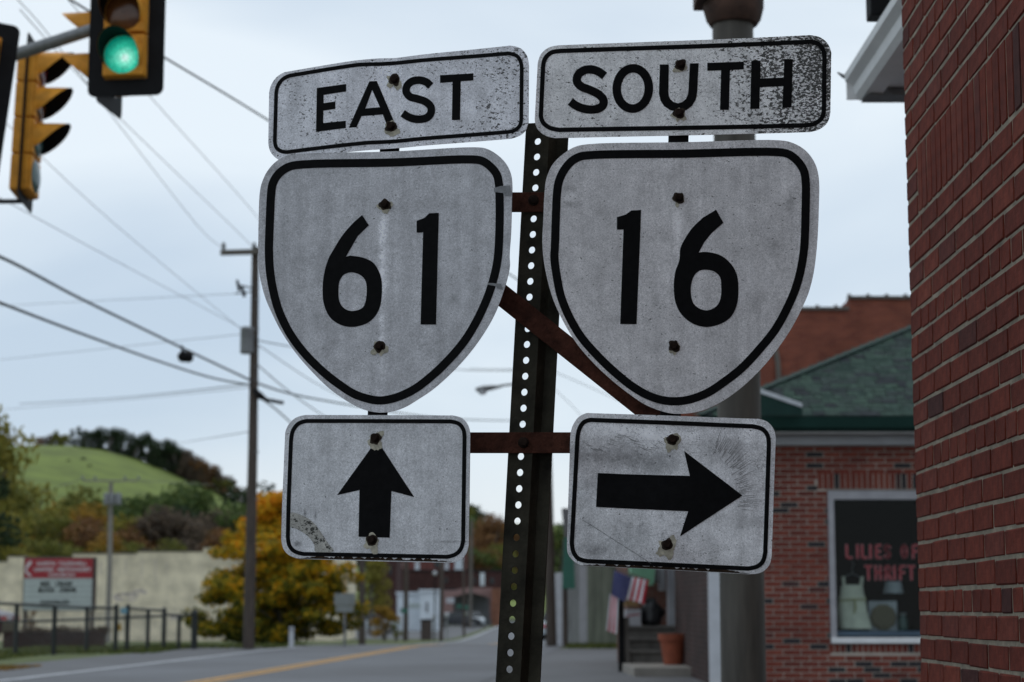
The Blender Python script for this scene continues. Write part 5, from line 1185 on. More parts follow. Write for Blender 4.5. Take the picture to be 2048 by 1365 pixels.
# ------------------------------------------------------------------ tall brick building behind
YB = 42.0
tb = thing('brick_building', 'tall orange-red brick building with stepped parapet behind the green roof', 'building', (8, YB, gz(YB)))
M['far_brick'] = brick_tex('far_brick', (0.225, 0.066, 0.040), (0.165, 0.047, 0.032), (0.20, 0.10, 0.075), msize=0.006)
xa, xb, xc = PX(1340, YB), PX(1713, YB), PX(2100, YB); za, zb_ = PZ(621, YB), PZ(599, YB)
mb = MB(); mb.box(xa, YB, gz(YB) - 0.2, xb, YB + 10, za); mb.box(xb, YB, gz(YB) - 0.2, xc, YB + 10, zb_); mb.build('wall', M['far_brick'], tb)
M['tile'] = mat('coping_tile', (0.10, 0.085, 0.075), 0.8, 0.3, 6, rnd=0.2)
x = xa
while x < xc:
    e = min(x + 0.42, xb if x < xb - 0.02 else xc); zz = za if x < xb - 0.02 else zb_
    mb = MB(); mb.box(x, YB - 0.06, zz + 0.003, e - 0.012, YB + 0.3, zz + 0.07); mb.tube([(x - 0.01, YB + 0.1, zz + 0.07), (x + 0.06, YB + 0.1, zz + 0.07)], 0.07, 8); mb.build('coping_tile', M['tile'], tb); x = e
mb = MB(); xx = PX(1564, YB); mb.tube([(xx - 0.06, YB - 0.05, PZ(690, YB)), (xx, YB - 0.05, PZ(725, YB)), (xx + 0.05, YB - 0.05, PZ(800, YB))], 0.06, 6); mb.build('conduit', M['wood_grey'], tb)

# ================================================================== PORCH BESIDE THE SHOP
YS_ = 28.0
ho = thing('porch_house', 'brick house front with white door and porch posts beside the thrift shop', 'building', (PX(1330, 31), 31, gz(31)))
M['house_brick'] = brick_tex('house_brick', (0.21, 0.085, 0.058), (0.15, 0.06, 0.045), (0.17, 0.14, 0.12))
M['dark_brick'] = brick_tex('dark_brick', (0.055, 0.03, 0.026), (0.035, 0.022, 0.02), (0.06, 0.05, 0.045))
mb = MB(); mb.box(PX(1254, 31), 31, gz(31) - 0.2, PX(1386, 31), 34, PZ(1000, 31)); mb.build('wall', M['house_brick'], ho)
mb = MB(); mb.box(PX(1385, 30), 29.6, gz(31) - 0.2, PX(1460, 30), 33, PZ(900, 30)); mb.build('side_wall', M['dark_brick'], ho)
mb = MB(); mb.box(PX(1335, 30.9), 30.85, PZ(1256, 30.9), PX(1357, 30.9), 31.0, PZ(1060, 30.9)); mb.build('door', M['white_paint'], ho, bevel=0.01)
for xa_, xb_, r0, r1 in ((1318, 1331, 1060, 1182), (1360, 1375, 1060, 1172), (1306, 1317, 1060, 1165)):
    mb = MB(); mb.box(PX(xa_, 30.7), 30.66, PZ(r1, 30.7), PX(xb_, 30.7), 30.78, PZ(r0, 30.7)); mb.build('porch_post', M['white_paint'], ho, bevel=0.01)
M['pale_green'] = mat('pale_green_canvas', (0.18, 0.38, 0.24), 0.8, 0.12, 4)
mb = MB(); mb.prism([P(1262, 1120, 30), P(1312, 1120, 30), P(1307, 1170, 30), P(1292, 1172, 30), P(1262, 1150, 30)], (0, 0.6, 0)); mb.build('awning', M['pale_green'], ho)
mb = MB(); mb.prism([P(1240, 1118, 33), P(1420, 1118, 33), P(1420, 1040, 33), P(1250, 1060, 33)], (0, 2, 0)); mb.build('roof_edge', M['wood_grey'], ho)
# steps and landing
M['step_wood'] = mat('weathered_steps', (0.125, 0.115, 0.103), 0.9, 0.35, 5, 0.3)
st = thing('porch_steps', 'grey wooden steps with dark rail post rising from the concrete landing', 'steps', (PX(1300, 29.2), 29.2, gz(29)))
sx0, sx1 = PX(1250, 29), PX(1376, 29)
zt0 = gz(29) + 0.14; top_z = PZ(1252, 30); nst = 3; hgt = (top_z - zt0)/nst
for i in range(nst):
    mb = MB(); mb.box(sx0, 29.0 + i*0.32, zt0 + i*hgt, sx1, 30.6, zt0 + (i+1)*hgt - 0.045); mb.build('riser', M['step_wood'], st)
    mb = MB(); mb.box(sx0 - 0.02, 28.96 + i*0.32, zt0 + (i+1)*hgt - 0.042, sx1 + 0.02, 30.62, zt0 + (i+1)*hgt); mb.build('tread', M['step_wood'], st, bevel=0.008)
for px, r0, r1, Y in ((1242, 1175, 1322, 28.9), (1252, 1235, 1312, 28.95)):
    mb = MB(); x = PX(px, Y); mb.box(x - 0.045, Y - 0.045, gz(Y), x + 0.045, Y + 0.045, PZ(r0, Y)); mb.build('rail_post', M['black'] if px == 1242 else M['step_wood'], st, bevel=0.006)
mb = MB(); mb.bar(P(1242, 1180, 28.9), P(1250, 1178, 30.5), 0.06, 0.08); mb.build('handrail', M['black'], st, bevel=0.006)
lz = gz(28)
ld = MB(); ld.prism([(PX(1243, 28.9), 28.96, lz - 0.1), (PX(1267, 26.8), 26.9, lz - 0.1), (PX(1418, 26.8), 26.9, lz - 0.1), (PX(1418, 28.9), 28.96, lz - 0.1)], (0, 0, 0.235))
tag(ld.build('concrete_landing', M['concrete'], bevel=0.015), 'low tan concrete slab at the foot of the grey steps', 'landing')
# terracotta pot
Yq = 28.1; c = P(1346, 1320, Yq); pz = lz + 0.136
pot = thing('flower_pot', 'large terracotta pot on the concrete landing', 'pot', (c.x, Yq, pz))
M['terra'] = mat('terracotta', (0.26, 0.065, 0.030), 0.8, 0.2, 8, 0.1); M['soil'] = mat('soil', (0.03, 0.022, 0.016), 1.0, 0.3, 20)
hp = PZ(1268, Yq) - pz; k = 29.5/FPX*Yq
mb = MB(); mb.lathe((c.x, Yq, pz), [(k*0.62, 0), (k*0.86, hp*0.76), (k*0.96, hp*0.78), (k*1.0, hp*0.97), (k*1.0, hp), (k*0.9, hp), (k*0.86, hp*0.85)], 28, cap=True); mb.build('pot_body', M['terra'], pot, smooth=True)
mb = MB(); mb.lathe((c.x, Yq, pz + hp*0.852), [(k*0.85, 0), (k*0.5, 0.02), (0.01, 0.025)], 20); mb.build('soil', M['soil'], pot)
# boxes, bag on the steps
Yx = 29.75; zb2 = top_z
def carton(label, px0, px1, r0, Y, z0, m, d=0.3, flap=None):
    x0_, x1_ = PX(px0, Y), PX(px1, Y); zt_ = PZ(r0, Y); t = thing('box', label, 'box', ((x0_ + x1_)/2, Y, z0))
    mb = MB(); mb.box(x0_, Y, z0, x1_, Y + d, zt_ - 0.012); mb.build('carton', M[m], t, bevel=0.006)
    mb = MB(); mb.box(x0_ - 0.004, Y - 0.004, zt_ - 0.010, x1_ + 0.004, Y + d, zt_); mb.build('lid', M[flap or m], t, bevel=0.003)
    return t
M['card_white'] = mat('white_carton', (0.44, 0.44, 0.46), 0.8, 0.15, 9); M['card_tan'] = mat('tan_carton', (0.30, 0.19, 0.085), 0.9, 0.15, 9); M['orange'] = mat('orange_lid', (0.40, 0.14, 0.04), 0.8, 0.1); M['card_grey'] = mat('grey_carton', (0.10, 0.085, 0.085), 0.8, 0.3, 9)
bxw = carton('white carton with red print on top of the grey steps', 1251, 1282, 1219, Yx, zb2 + 0.002, 'card_white')
a = P(1253, 1232, Yx - 0.003); b = P(1280, 1229, Yx - 0.003); mb = MB(); mb.bar(a, b, 0.02, 0.002, up=(0, 1, 0)); mb.build('print', M['let_red'], bxw)
carton('flat tan cardboard box resting on the white carton', 1250, 1276, 1201, Yx + 0.02, PZ(1213, Yx), 'card_tan')
carton('small box with orange lid against the white corner post', 1396, 1416, 1313, 27.6, lz + 0.136, 'card_grey', 0.25, 'orange')
bg_ = thing('bin_bag', 'bulging black bin bag beside the white carton on the steps', 'bag', (PX(1303, 29.9), 29.95, zb2))
me = bpy.data.meshes.new('bag'); bm = bmesh.new(); bmesh.ops.create_icosphere(bm, subdivisions=3, radius=1)
rgb = random.Random(4); ph = [rgb.uniform(0, 6) for _ in range(9)]
bw_, bh_ = 24/FPX*29.9, (PZ(1198, 29.9) - zb2)/2
for v in bm.verts:
    p_ = v.co.copy(); k = 1 + 0.10*math.sin(p_.x*5 + ph[0]) + 0.09*math.sin(p_.z*6 + p_.y*3 + ph[1]) + 0.05*math.sin(p_.x*11 + p_.z*9 + ph[2])
    q = p_*k
    if q.z < -0.75: q.z = -0.78
    v.co = (q.x*bw_*1.05, q.y*0.18, (q.z + 0.78)/1.8*bh_*2)
bm.to_mesh(me); bm.free(); me.shade_smooth()
M['bag'] = mat('bin_bag_plastic', (0.012, 0.012, 0.014), 0.45, 0.2, 9, 0.6, 14)
link('bag_body', me, M['bag'], bg_)
mb = MB(); c = P(1291, 1200, 29.95); mb.tube([c + Vector((0, 0, -0.03)), c + Vector((-0.01, 0, 0.03)), c + Vector((-0.03, 0, 0.08))], [0.05, 0.03, 0.06], 8); mb.build('knot', M['bag'], bg_, smooth=True)
# flag hanging from the rail post
fl = thing('flag', 'stars and stripes flag draped over the dark rail post', 'flag', (PX(1242, 28.8), 28.8, gz(28.8)))
M['f_red'] = mat('flag_red', (0.55, 0.025, 0.045), 0.85, 0.12, 6); M['f_white'] = mat('flag_white', (0.80, 0.79, 0.82), 0.85, 0.1, 6); M['f_blue'] = mat('flag_blue', (0.040, 0.045, 0.16), 0.85, 0.15, 6)
def flag_quad(pts, m, nm, Yf, n=6, nz=6, wav=0.02):
    """cloth patch between four picture points (tl, tr, br, bl), waved in depth"""
    mb = MB(); vs = []; fs = []
    for i in range(nz + 1):
        for j in range(n + 1):
            u, v = j/n, i/nz
            px = (pts[0][0]*(1-u) + pts[1][0]*u)*(1-v) + (pts[3][0]*(1-u) + pts[2][0]*u)*v; py = (pts[0][1]*(1-u) + pts[1][1]*u)*(1-v) + (pts[3][1]*(1-u) + pts[2][1]*u)*v
            vs.append(P(px, py, Yf + wav*math.sin(px*0.14) + wav*0.6*math.sin(py*0.09)))
    for i in range(nz):
        for j in range(n): a = i*(n+1) + j; fs.append((a, a+1, a+n+2, a+n+1))
    mb.add(vs, fs); mb.add([Vector(v) + Vector((0, 0.004, 0)) for v in vs], [f[::-1] for f in fs]); return mb.build(nm, m, fl, smooth=True)
flag_quad([(1228, 1141), (1264, 1155), (1250, 1205), (1223, 1190)], M['f_blue'], 'canton', 28.55)
for i in range(6):
    a, b = i/6, (i+1)/6; f = lambda p_, q_, t_: (p_[0]*(1-t_) + q_[0]*t_, p_[1]*(1-t_) + q_[1]*t_)
    flag_quad([f((1264, 1154), (1297, 1161), a), f((1264, 1154), (1297, 1161), b), f((1253, 1199), (1288, 1208), b), f((1253, 1199), (1288, 1208), a)], M['f_white' if i % 2 == 0 else 'f_red'], 'stripe', 28.5, 2, 6)
for i in range(5):
    a, b = i/5, (i+1)/5; flag_quad([f((1220, 1189), (1237, 1189), a), f((1220, 1189), (1237, 1189), b), f((1212, 1261), (1233, 1269), b), f((1212, 1261), (1233, 1269), a)], M['f_red' if i % 2 else 'f_white'], 'stripe', 28.6, 2, 6)
r_ = random.Random(2)
stars = MB()
for i in range(6):
    for j in range(7):
        u, v = (j + 0.5 + 0.25*(i % 2))/7.3, (i + 0.5)/6
        px = (1228*(1-u) + 1264*u)*(1-v) + (1223*(1-u) + 1250*u)*v; py = (1141*(1-u) + 1155*u)*(1-v) + (1190*(1-u) + 1205*u)*v
        c = P(px, py, 28.545 + 0.02*math.sin(px*0.14) + 0.012*math.sin(py*0.09)); pts = []
        for k in range(10): a = math.pi/2 + k*math.pi/5; q = 0.009 if k % 2 == 0 else 0.004; pts.append((c.x + q*math.cos(a), c.y - 0.003, c.z + q*math.sin(a)))
        stars.prism(pts, (0, 0.001, 0))
stars.build('stars', M['f_white'], fl)
mb = MB(); mb.tube([P(1226, 1136, 28.56), P(1300, 1162, 28.53)], 0.012, 8); mb.build('flag_staff', M['wood_grey'], fl)

# ================================================================== GREY BOARDED BUILDING, GREEN SIGN STRUCTURE
gb = thing('boarded_building', 'grey weathered building of vertical boards with white corner trim beyond the lawn', 'building', (PX(1180, 50), 50, gz(50)))
M['board'] = mat('grey_boards', (0.34, 0.355, 0.35), 0.9, 0.25, 3, 0.2, rnd=0.15, vscale=(3, 3, 0.4)); M['board_g'] = mat('greenish_boards', (0.23, 0.255, 0.20), 0.9, 0.25, 3, 0.2, rnd=0.15, vscale=(3, 3, 0.4))
px = 1136
while px < 1246:
    wd = random.choice([7, 8, 9]); m_ = M['white_paint'] if 1158 <= px < 1170 else (M['board_g'] if px > 1172 else M['board'])
    mb = MB(); mb.box(PX(px, 50), 50 + random.uniform(0, 0.012), gz(50) - 0.1, PX(px + wd, 50) - 0.008, 50.05, PZ(1090, 50)); mb.build('board', m_, gb, bevel=0.004); px += wd
mb = MB(); mb.box(PX(1136, 50) + 0.01, 50.06, gz(50) - 0.1, PX(1246, 50), 56, PZ(1092, 50)); mb.build('wall_core', M['dark'], gb)
mb = MB(); mb.prism([(PX(1130, 50), 49.7, PZ(1088, 50)), (PX(1250, 50), 49.7, PZ(1088, 50)), (PX(1250, 50), 53, PZ(1088, 50) + 1.0), (PX(1130, 50), 53, PZ(1088, 50) + 1.0)], (0, 0, 0.08)); mb.build('roof', M['roof_dark'], gb)
gs = thing('street_banner', 'dark green metal sign panel on a thin post beside the boarded building', 'sign', (PX(1130, 46.5), 46.5, gz(46.5)))
M['green_sign'] = mat('green_panel', (0.030, 0.135, 0.095), 0.6, 0.2, 2)
mb = MB(); mb.prism([P(1128, 1075, 46.5), P(1148, 1075, 46.5), P(1150, 1178, 46.5), P(1124, 1178, 46.5)], (0, 0.06, 0)); mb.build('panel', M['green_sign'], gs)
mb = MB(); mb.tube([(PX(1130, 46.6), 46.62, gz(46.5)), (PX(1130, 46.6), 46.62, PZ(1080, 46.6))], 0.06, 8); mb.build('post', M['wood_pole'], gs)
mb = MB(); mb.box(PX(1111, 60), 60, gz(60) - 0.1, PX(1126, 60), 62, PZ(1146, 60)); o = mb.build('shed', M['white_paint'], bevel=0.02); tag(o, 'narrow pale shed glimpsed beside the dark utility pole', 'shed')
# ================================================================== LEFT: BLOCK WALL, CHURCH SIGN, FENCE
YW = 86.0
bw = thing('block_building', 'long cream painted block building with stepped parapet below the wood', 'building', (PX(200, YW), YW, gz(YW)))
M['block'] = brick_tex('painted_block', (0.80, 0.70, 0.53), (0.76, 0.665, 0.50), (0.70, 0.61, 0.46), bw=0.4, bh=0.2, msize=0.01)
segs = [(-140, 12, 1124), (12, 48, 1114), (48, 142, 1117), (142, 272, 1108), (272, 404, 1104), (404, 470, 1096), (470, 668, 1092)]
for a, b, r0 in segs:
    mb = MB(); mb.box(PX(a, YW), YW, gz(YW) - 1.3, PX(b, YW), YW + 12, PZ(r0, YW)); mb.build('wall', M['block'], bw)
    mb = MB(); mb.box(PX(a, YW), YW - 0.05, PZ(r0, YW) + 0.003, PX(b, YW) - 0.01, YW + 0.25, PZ(r0, YW) + 0.06); mb.build('coping', M['tile'], bw)
M['graff'] = mat('faded_paint', (0.58, 0.50, 0.44), 0.9, 0.4, 3)
for i, (cx_, cy_, rx_, ry_) in enumerate(((258, 1190, 26, 4), (280, 1183, 14, 5), (236, 1196, 10, 8), (262, 1200, 12, 3), (350, 1236, 12, 5))):
    mb = MB(); pts = [P(x, y, YW - 0.004) for x, y in blob(cx_, cy_, rx_, ry_, 18, i, 0.6)]; mb.prism(pts, (0, 0.002, 0)); mb.build('faded_graffiti', M['graff'], bw)
for px, r0, r1, wd in ((283, 1120, 1160, 2), (310, 1118, 1175, 2), (250, 1120, 1150, 2), (332, 1125, 1150, 2), (200, 1125, 1150, 3)):
    mb = MB(); mb.prism([P(px, r0, YW - 0.004), P(px + wd, r0, YW - 0.004), P(px + wd*0.6, r1, YW - 0.004), P(px, r1, YW - 0.004)], (0, 0.002, 0)); mb.build('rain_stain', M['graff'], bw)
# church sign
YC = 47.0
cs_ = thing('church_sign', 'church letter board with red header in front of the block building', 'sign', (PX(114, YC), YC, gz(YC)))
M['ch_red'] = mat('sign_red', (0.33, 0.018, 0.028), 0.5, 0.1, 4); M['ch_white'] = mat('letter_board', (0.47, 0.52, 0.50), 0.6, 0.06, 4); M['ch_frame'] = mat('brown_frame', (0.075, 0.055, 0.05), 0.7, 0.2); M['pink_white'] = mat('white_print', (0.62, 0.56, 0.57), 0.6, 0.05)
fx0, fx1, fz0, fz1, fzm = PX(44, YC), PX(188, YC), PZ(1222, YC), PZ(1115, YC), PZ(1157, YC)
mb = MB(); mb.box(fx0, YC + 0.02, fz0, fx1, YC + 0.22, fz1); mb.build('cabinet', M['ch_frame'], cs_, bevel=0.01)
mb = MB(); mb.box(fx0 + 0.03, YC, fzm + 0.002, fx1 - 0.06, YC + 0.05, fz1 - 0.03); mb.build('header_panel', M['ch_red'], cs_, bevel=0.003)
mb = MB(); mb.box(fx0 + 0.03, YC, fz0 + 0.02, fx1 - 0.06, YC + 0.05, fzm - 0.002); mb.build('letter_panel', M['ch_white'], cs_, bevel=0.003)
for i in range(6):
    zz = fz0 + 0.02 + (fzm - fz0 - 0.02)*(i + 0.5)/6; mb = MB(); mb.box(fx0 + 0.03, YC - 0.006, zz - 0.005, fx1 - 0.06, YC - 0.001, zz + 0.005); mb.build('letter_rail', M['galv'], cs_)
for x in (fx0 + 0.02, fx1 - 0.1):
    mb = MB(); mb.box(x, YC + 0.06, gz(YC) - 0.1, x + 0.08, YC + 0.16, fz0 + 0.02); mb.build('leg', M['ch_frame'], cs_)
def text_mesh(txt, h_, width=None):
    cu = bpy.data.curves.new('t', 'FONT'); cu.body = txt; cu.size = h_/0.7; cu.align_x = 'CENTER'; cu.offset = h_*0.05; cu.resolution_u = 2
    ob = bpy.data.objects.new('t', cu); COL.objects.link(ob); dg = bpy.context.evaluated_depsgraph_get(); me = bpy.data.meshes.new_from_object(ob.evaluated_get(dg)); bpy.data.objects.remove(ob); bpy.data.curves.remove(cu)
    if width:
        xs_ = [v.co.x for v in me.vertices]; k = width/(max(xs_) - min(xs_))
        for v in me.vertices: v.co.x *= k
    return me
def sign_text(txt, pxc, row_top, row_bot, wpx, m, Yt, parent):
    me = text_mesh(txt, PZ(row_top, Yt) - PZ(row_bot, Yt), wpx/FPX*Yt); c = P(pxc, row_bot, Yt)
    bm = bmesh.new(); bm.from_mesh(me)
    for v in bm.verts: v.co = Vector((v.co.x, 0, v.co.y))
    bm.to_mesh(me); bm.free(); o = link('lettering', me, m, parent); o.location = WM(parent).inverted() @ c
for txt, a_, b_, r0_, r1_, m_ in (('NORTH', 74, 111, 1124, 1131, 'pink_white'), ('TAZEWELL', 117, 174, 1124, 1131, 'pink_white'), ('UNITED', 68, 108, 1136, 1143, 'pink_white'), ('METHODIST', 115, 182, 1136, 1143, 'pink_white'), ('CHURCH', 97, 149, 1147, 1153, 'pink_white'),
                                  ('RED', 81, 100, 1164, 1173, 'black'), ('CROSS', 111, 144, 1164, 1173, 'black'), ('BLOOD', 77, 109, 1176, 1185, 'black'), ('DRIVE', 120, 152, 1176, 1185, 'black'), ('CANCELLED', 80, 139, 1201, 1208, 'black')):
    sign_text(txt, (a_ + b_)/2, r0_, r1_, b_ - a_, M[m_], YC - 0.009, cs_)
mb = MB(); mb.prism([P(*q, YC - 0.006) for q in smooth_curve([(50, 1140), (53, 1130), (60, 1122), (64, 1124), (60, 1131), (55, 1137), (54, 1143), (60, 1148), (63, 1153), (58, 1152), (52, 1147)], sub=3)], (0, 0.003, 0)); mb.build('emblem', M['pink_white'], cs_)
# brick planter wall
pl = thing('planter_wall', 'low dark brick planter wall behind the black fence', 'wall', (PX(100, 45), 45, gz(45)))
mb = MB(); mb.box(PX(8, 45), 45, gz(45) - 0.2, PX(208, 45), 45.3, PZ(1264, 45)); mb.build('brick_wall', M['dark_brick'], pl)
lb = MB(); r_ = random.Random(8); cs2 = [(PX(r_.uniform(40, 205), 45.3), 45.35 + r_.uniform(0, 0.3), PZ(1262, 45.3) - 0.02 + r_.uniform(-.03, .07)) for _ in range(26)]
leaf_cloud(lb, cs2, [(0.22, 0.15, 0.10)]*26, 1500, 0.06, 4, 0.3); o = link('planter_shrubs', leafmesh('planter_shrubs', lb), LM['brown']); stuff(o); tag(o, 'low brown ground cover growing along the top of the planter wall', 'shrubs')
# fence
fn = thing('fence', 'black chain-link fence with posts and rails in front of the block building', 'fence', (PX(200, 41), 41, gz(41)))
posts = [(-40, 1205, 1314, 36.5, .045), (34, 1208, 1310, 38.0, .046), (110, 1212, 1308, 38.8, .05), (175, 1214, 1302, 40.2, .046), (233, 1210, 1301, 41.0, .05), (256, 1210, 1301, 41.2, .052), (297, 1220, 1298, 42.4, .045), (329, 1217, 1297, 43.0, .052), (359, 1232, 1297, 43.4, .045), (390, 1221, 1297, 43.8, .075)]
for px, r0, r1, Y, rad in posts:
    x = PX(px, Y); mb = MB(); mb.lathe((x, Y, gz(Y) - 0.1), [(rad, 0), (rad, PZ(r0, Y) - gz(Y) + 0.06), (rad*1.2, PZ(r0, Y) - gz(Y) + 0.07), (rad*0.4, PZ(r0, Y) - gz(Y) + 0.12)], 10); mb.build('post', M['fence_black'], fn)
def rail(pts): mb = MB(); mb.tube([P(*p_) for p_ in pts], 0.028, 8); mb.build('rail', M['fence_black'], fn)
rail([(-60, 1204, 36.2), (34, 1209, 38), (110, 1213, 38.8), (175, 1215, 40.2), (233, 1217, 41)]); rail([(256, 1217, 41.2), (297, 1220, 42.4), (329, 1222, 43)]); rail([(329, 1230, 43), (359, 1231, 43.4), (390, 1230, 43.8)])
rail([(-60, 1244, 44.2), (100, 1242, 44), (233, 1237, 43.4), (329, 1232, 43.0)])
mb = MB(); lines = [(p_[0], p_[3]) for p_ in posts]
fx = np.array([PX(a, b) for a, b in lines]); fy = np.array([b for _, b in lines])
def fpt(u, hgt): y = float(np.interp(u, fx, fy)); return Vector((u, y, gz(y) + 0.03 + hgt))
u = fx[0]
while u < fx[-1] - 0.9:
    mb.bar(fpt(u, 0), fpt(u + 0.92, 0.92), 0.003, 0.003); mb.bar(fpt(u + 0.92, 0), fpt(u, 0.92), 0.003, 0.003); u += 0.075
stuff(mb.build('chain_link', M['galv'], fn))
mb = MB(); mb.prism([P(241, 1216, 41.0), P(254, 1216, 41.0), P(254, 1228, 41.0), P(241, 1228, 41.0)], (0, 0.01, 0)); M['blue_tag'] = mat('blue_tag', (0.16, 0.32, 0.40), 0.6, 0.1); mb.build('notice_plate', M['blue_tag'], fn)
mb = MB(); mb.prism([P(236, 1248, 41.02), P(242, 1248, 41.02), P(242, 1262, 41.02), P(236, 1262, 41.02)], (0, 0.01, 0)); M['yel_tag'] = mat('yellow_tag', (0.45, 0.26, 0.03), 0.6, 0.1); mb.build('warning_plate', M['yel_tag'], fn)
# white marker post, small sign, bin
mk = thing('marker_post', 'short white marker post by the edge line near the maple', 'marker post', (PX(584, 44), 44, gz(44)))
mb = MB(); x = PX(584, 44); mb.box(x - 0.055, 43.97, gz(44), x + 0.055, 44.03, PZ(1254, 44)); mb.build('blade', M['white_paint'], mk, bevel=0.01)
mb = MB(); mb.box(x - 0.03, 43.96, PZ(1262, 44), x + 0.03, 43.968, PZ(1256, 44)); mb.build('reflector', M['galv'], mk)
sg = thing('road_sign', 'pair of grey road signs seen from behind, beside the maple', 'sign', (PX(690, 47), 47, gz(47)))
mb = MB(); x = PX(690, 47); mb.tube([(x, 47, gz(47) - 0.1), (x, 47, PZ(1190, 47))], 0.03, 8); mb.build('post', M['galv'], sg)
M['sign_back'] = mat('sign_back', (0.22, 0.235, 0.225), 0.6, 0.15, 4)
mb = MB(); mb.box(x - 0.26, 46.94, PZ(1211, 47), x + 0.26, 46.955, PZ(1187, 47)); mb.build('plate', M['sign_back'], sg, bevel=0.004)
mb = MB(); mb.box(x - 0.22, 46.94, PZ(1225, 47), x + 0.22, 46.955, PZ(1212, 47)); mb.build('plate', M['sign_back'], sg, bevel=0.004)

# ================================================================== FAR END OF THE STREET
M['far_dark'] = brick_tex('far_dark_brick', (0.075, 0.030, 0.028), (0.055, 0.024, 0.024), (0.08, 0.05, 0.045)); M['far_red'] = brick_tex('far_red_brick', (0.19, 0.06, 0.05), (0.15, 0.05, 0.045), (0.18, 0.10, 0.09)); M['siding'] = mat('white_siding', (0.66, 0.71, 0.76), 0.7, 0.12, 1.5); M['pink'] = mat('pink_stucco', (0.30, 0.185, 0.17), 0.8, 0.15, 1); M['pane_dark'] = mat('dark_pane', (0.02, 0.024, 0.028), 0.2, 0.1); M['grey_wall'] = mat('grey_block_far', (0.16, 0.165, 0.175), 0.9, 0.2, 1); M['orange_brick'] = brick_tex('orange_brick_far', (0.26, 0.11, 0.065), (0.22, 0.09, 0.055), (0.2, 0.12, 0.09))
def far_building(label, px0, px1, r0, Y, m, depth=10, wins=(), roof=None, name='building'):
    t = thing(name, label, 'building', ((PX(px0, Y) + PX(px1, Y))/2, Y, gz(Y)))
    mb = MB(); mb.box(PX(px0, Y), Y, gz(Y) - 0.3, PX(px1, Y), Y + depth, PZ(r0, Y)); mb.build('wall', M[m], t)
    for (a, b, c, d, wm) in wins:
        mb = MB(); mb.box(PX(a, Y), Y - 0.05, PZ(d, Y), PX(b, Y), Y + 0.02, PZ(c, Y)); w_ = mb.build('window', M[wm], t, bevel=0.01)
        if wm == 'white_paint' and d - c > 8:
            mb = MB(); mb.box(PX(a + 1, Y), Y - 0.07, PZ(d - 2, Y), PX(b - 1, Y), Y - 0.052, PZ((c + d)/2, Y)); mb.build('pane', M['siding'], w_)
    mb = MB(); mb.box(PX(px0, Y) - 0.1, Y - 0.15, PZ(r0, Y) + 0.004, PX(px1, Y) + 0.1, Y + depth, PZ(r0, Y) + 0.18); mb.build('cornice', M[roof or 'roof_dark'], t)
    return t
far_building('red brick upper block with white windows at the end of the street', 785, 930, 1080, 245, 'far_red', 12, [(829, 839, 1120, 1141, 'white_paint'), (889, 897, 1118, 1141, 'white_paint'), (909, 926, 1115, 1143, 'siding'), (868, 880, 1122, 1136, 'pane_dark'), (796, 806, 1122, 1136, 'pink')], name='brick_block')
far_building('long low dark brick warehouse at the end of the street', 790, 1010, 1143, 238, 'far_dark', 6, [(889, 895, 1155, 1167, 'pane_dark'), (947, 952, 1156, 1168, 'pane_dark'), (960, 969, 1146, 1172, 'siding'), (980, 988, 1156, 1168, 'pane_dark')], name='warehouse')
far_building('dark narrow brick store at the street end beside the yellow-green tree', 752, 792, 1098, 190, 'far_dark', 10, [(765, 770, 1130, 1150, 'pane_dark'), (778, 783, 1130, 1150, 'pane_dark')], name='brick_store')
wb = far_building('white sided low building with pale blue sign panel', 794, 840, 1189, 150, 'siding', 6, [(818, 846, 1207, 1217, 'ch_white')], 'siding', name='white_building')
far_building('taller white sided building with gable end by the thin dark pole', 840, 879, 1184, 148, 'siding', 6, [(852, 856, 1205, 1225, 'grey_wall')], 'siding', name='white_building')
ab = thing('arch_building', 'pink stuccoed building with wide shallow arch over a dark drive-through', 'building', (PX(935, 205), 205, gz(205)))
arch = [(886, 1240), (886, 1181), (908, 1181), (928, 1176), (984, 1176), (984, 1240), (979, 1240), (979, 1197), (960, 1190), (942, 1186), (922, 1190), (906, 1195), (906, 1240)]
Ya = 205
mb = MB(); mb.prism([P(x, y, Ya) for x, y in arch], (0, 1.0, 0)); mb.build('arch_front', M['pink'], ab)
mb = MB(); mb.box(PX(886, Ya + 8), Ya + 8, gz(Ya) - 0.4, PX(990, Ya + 8), Ya + 8.3, PZ(1178, Ya + 8)); mb.build('back_wall', M['grey_wall'], ab)  # plain grey block, one even tone
mb = MB(); mb.box(PX(886, Ya), Ya + 1.01, PZ(1184, Ya), PX(990, Ya), Ya + 8, PZ(1177, Ya)); mb.build('roof', M['roof_dark'], ab)
mb = MB(); mb.box(PX(983, Ya - 3), Ya - 3, gz(Ya) - 0.4, PX(1004, Ya - 3), Ya + 3, PZ(1177, Ya - 3)); o = mb.build('brick_pier', M['orange_brick'], ab)
for px in (893, 899, 904):
    mb = MB(); mb.box(PX(px, Ya), Ya - 0.04, PZ(1207, Ya), PX(px + 4, Ya), Ya - 0.003, PZ(1196, Ya)); mb.build('window', M['siding'], ab)
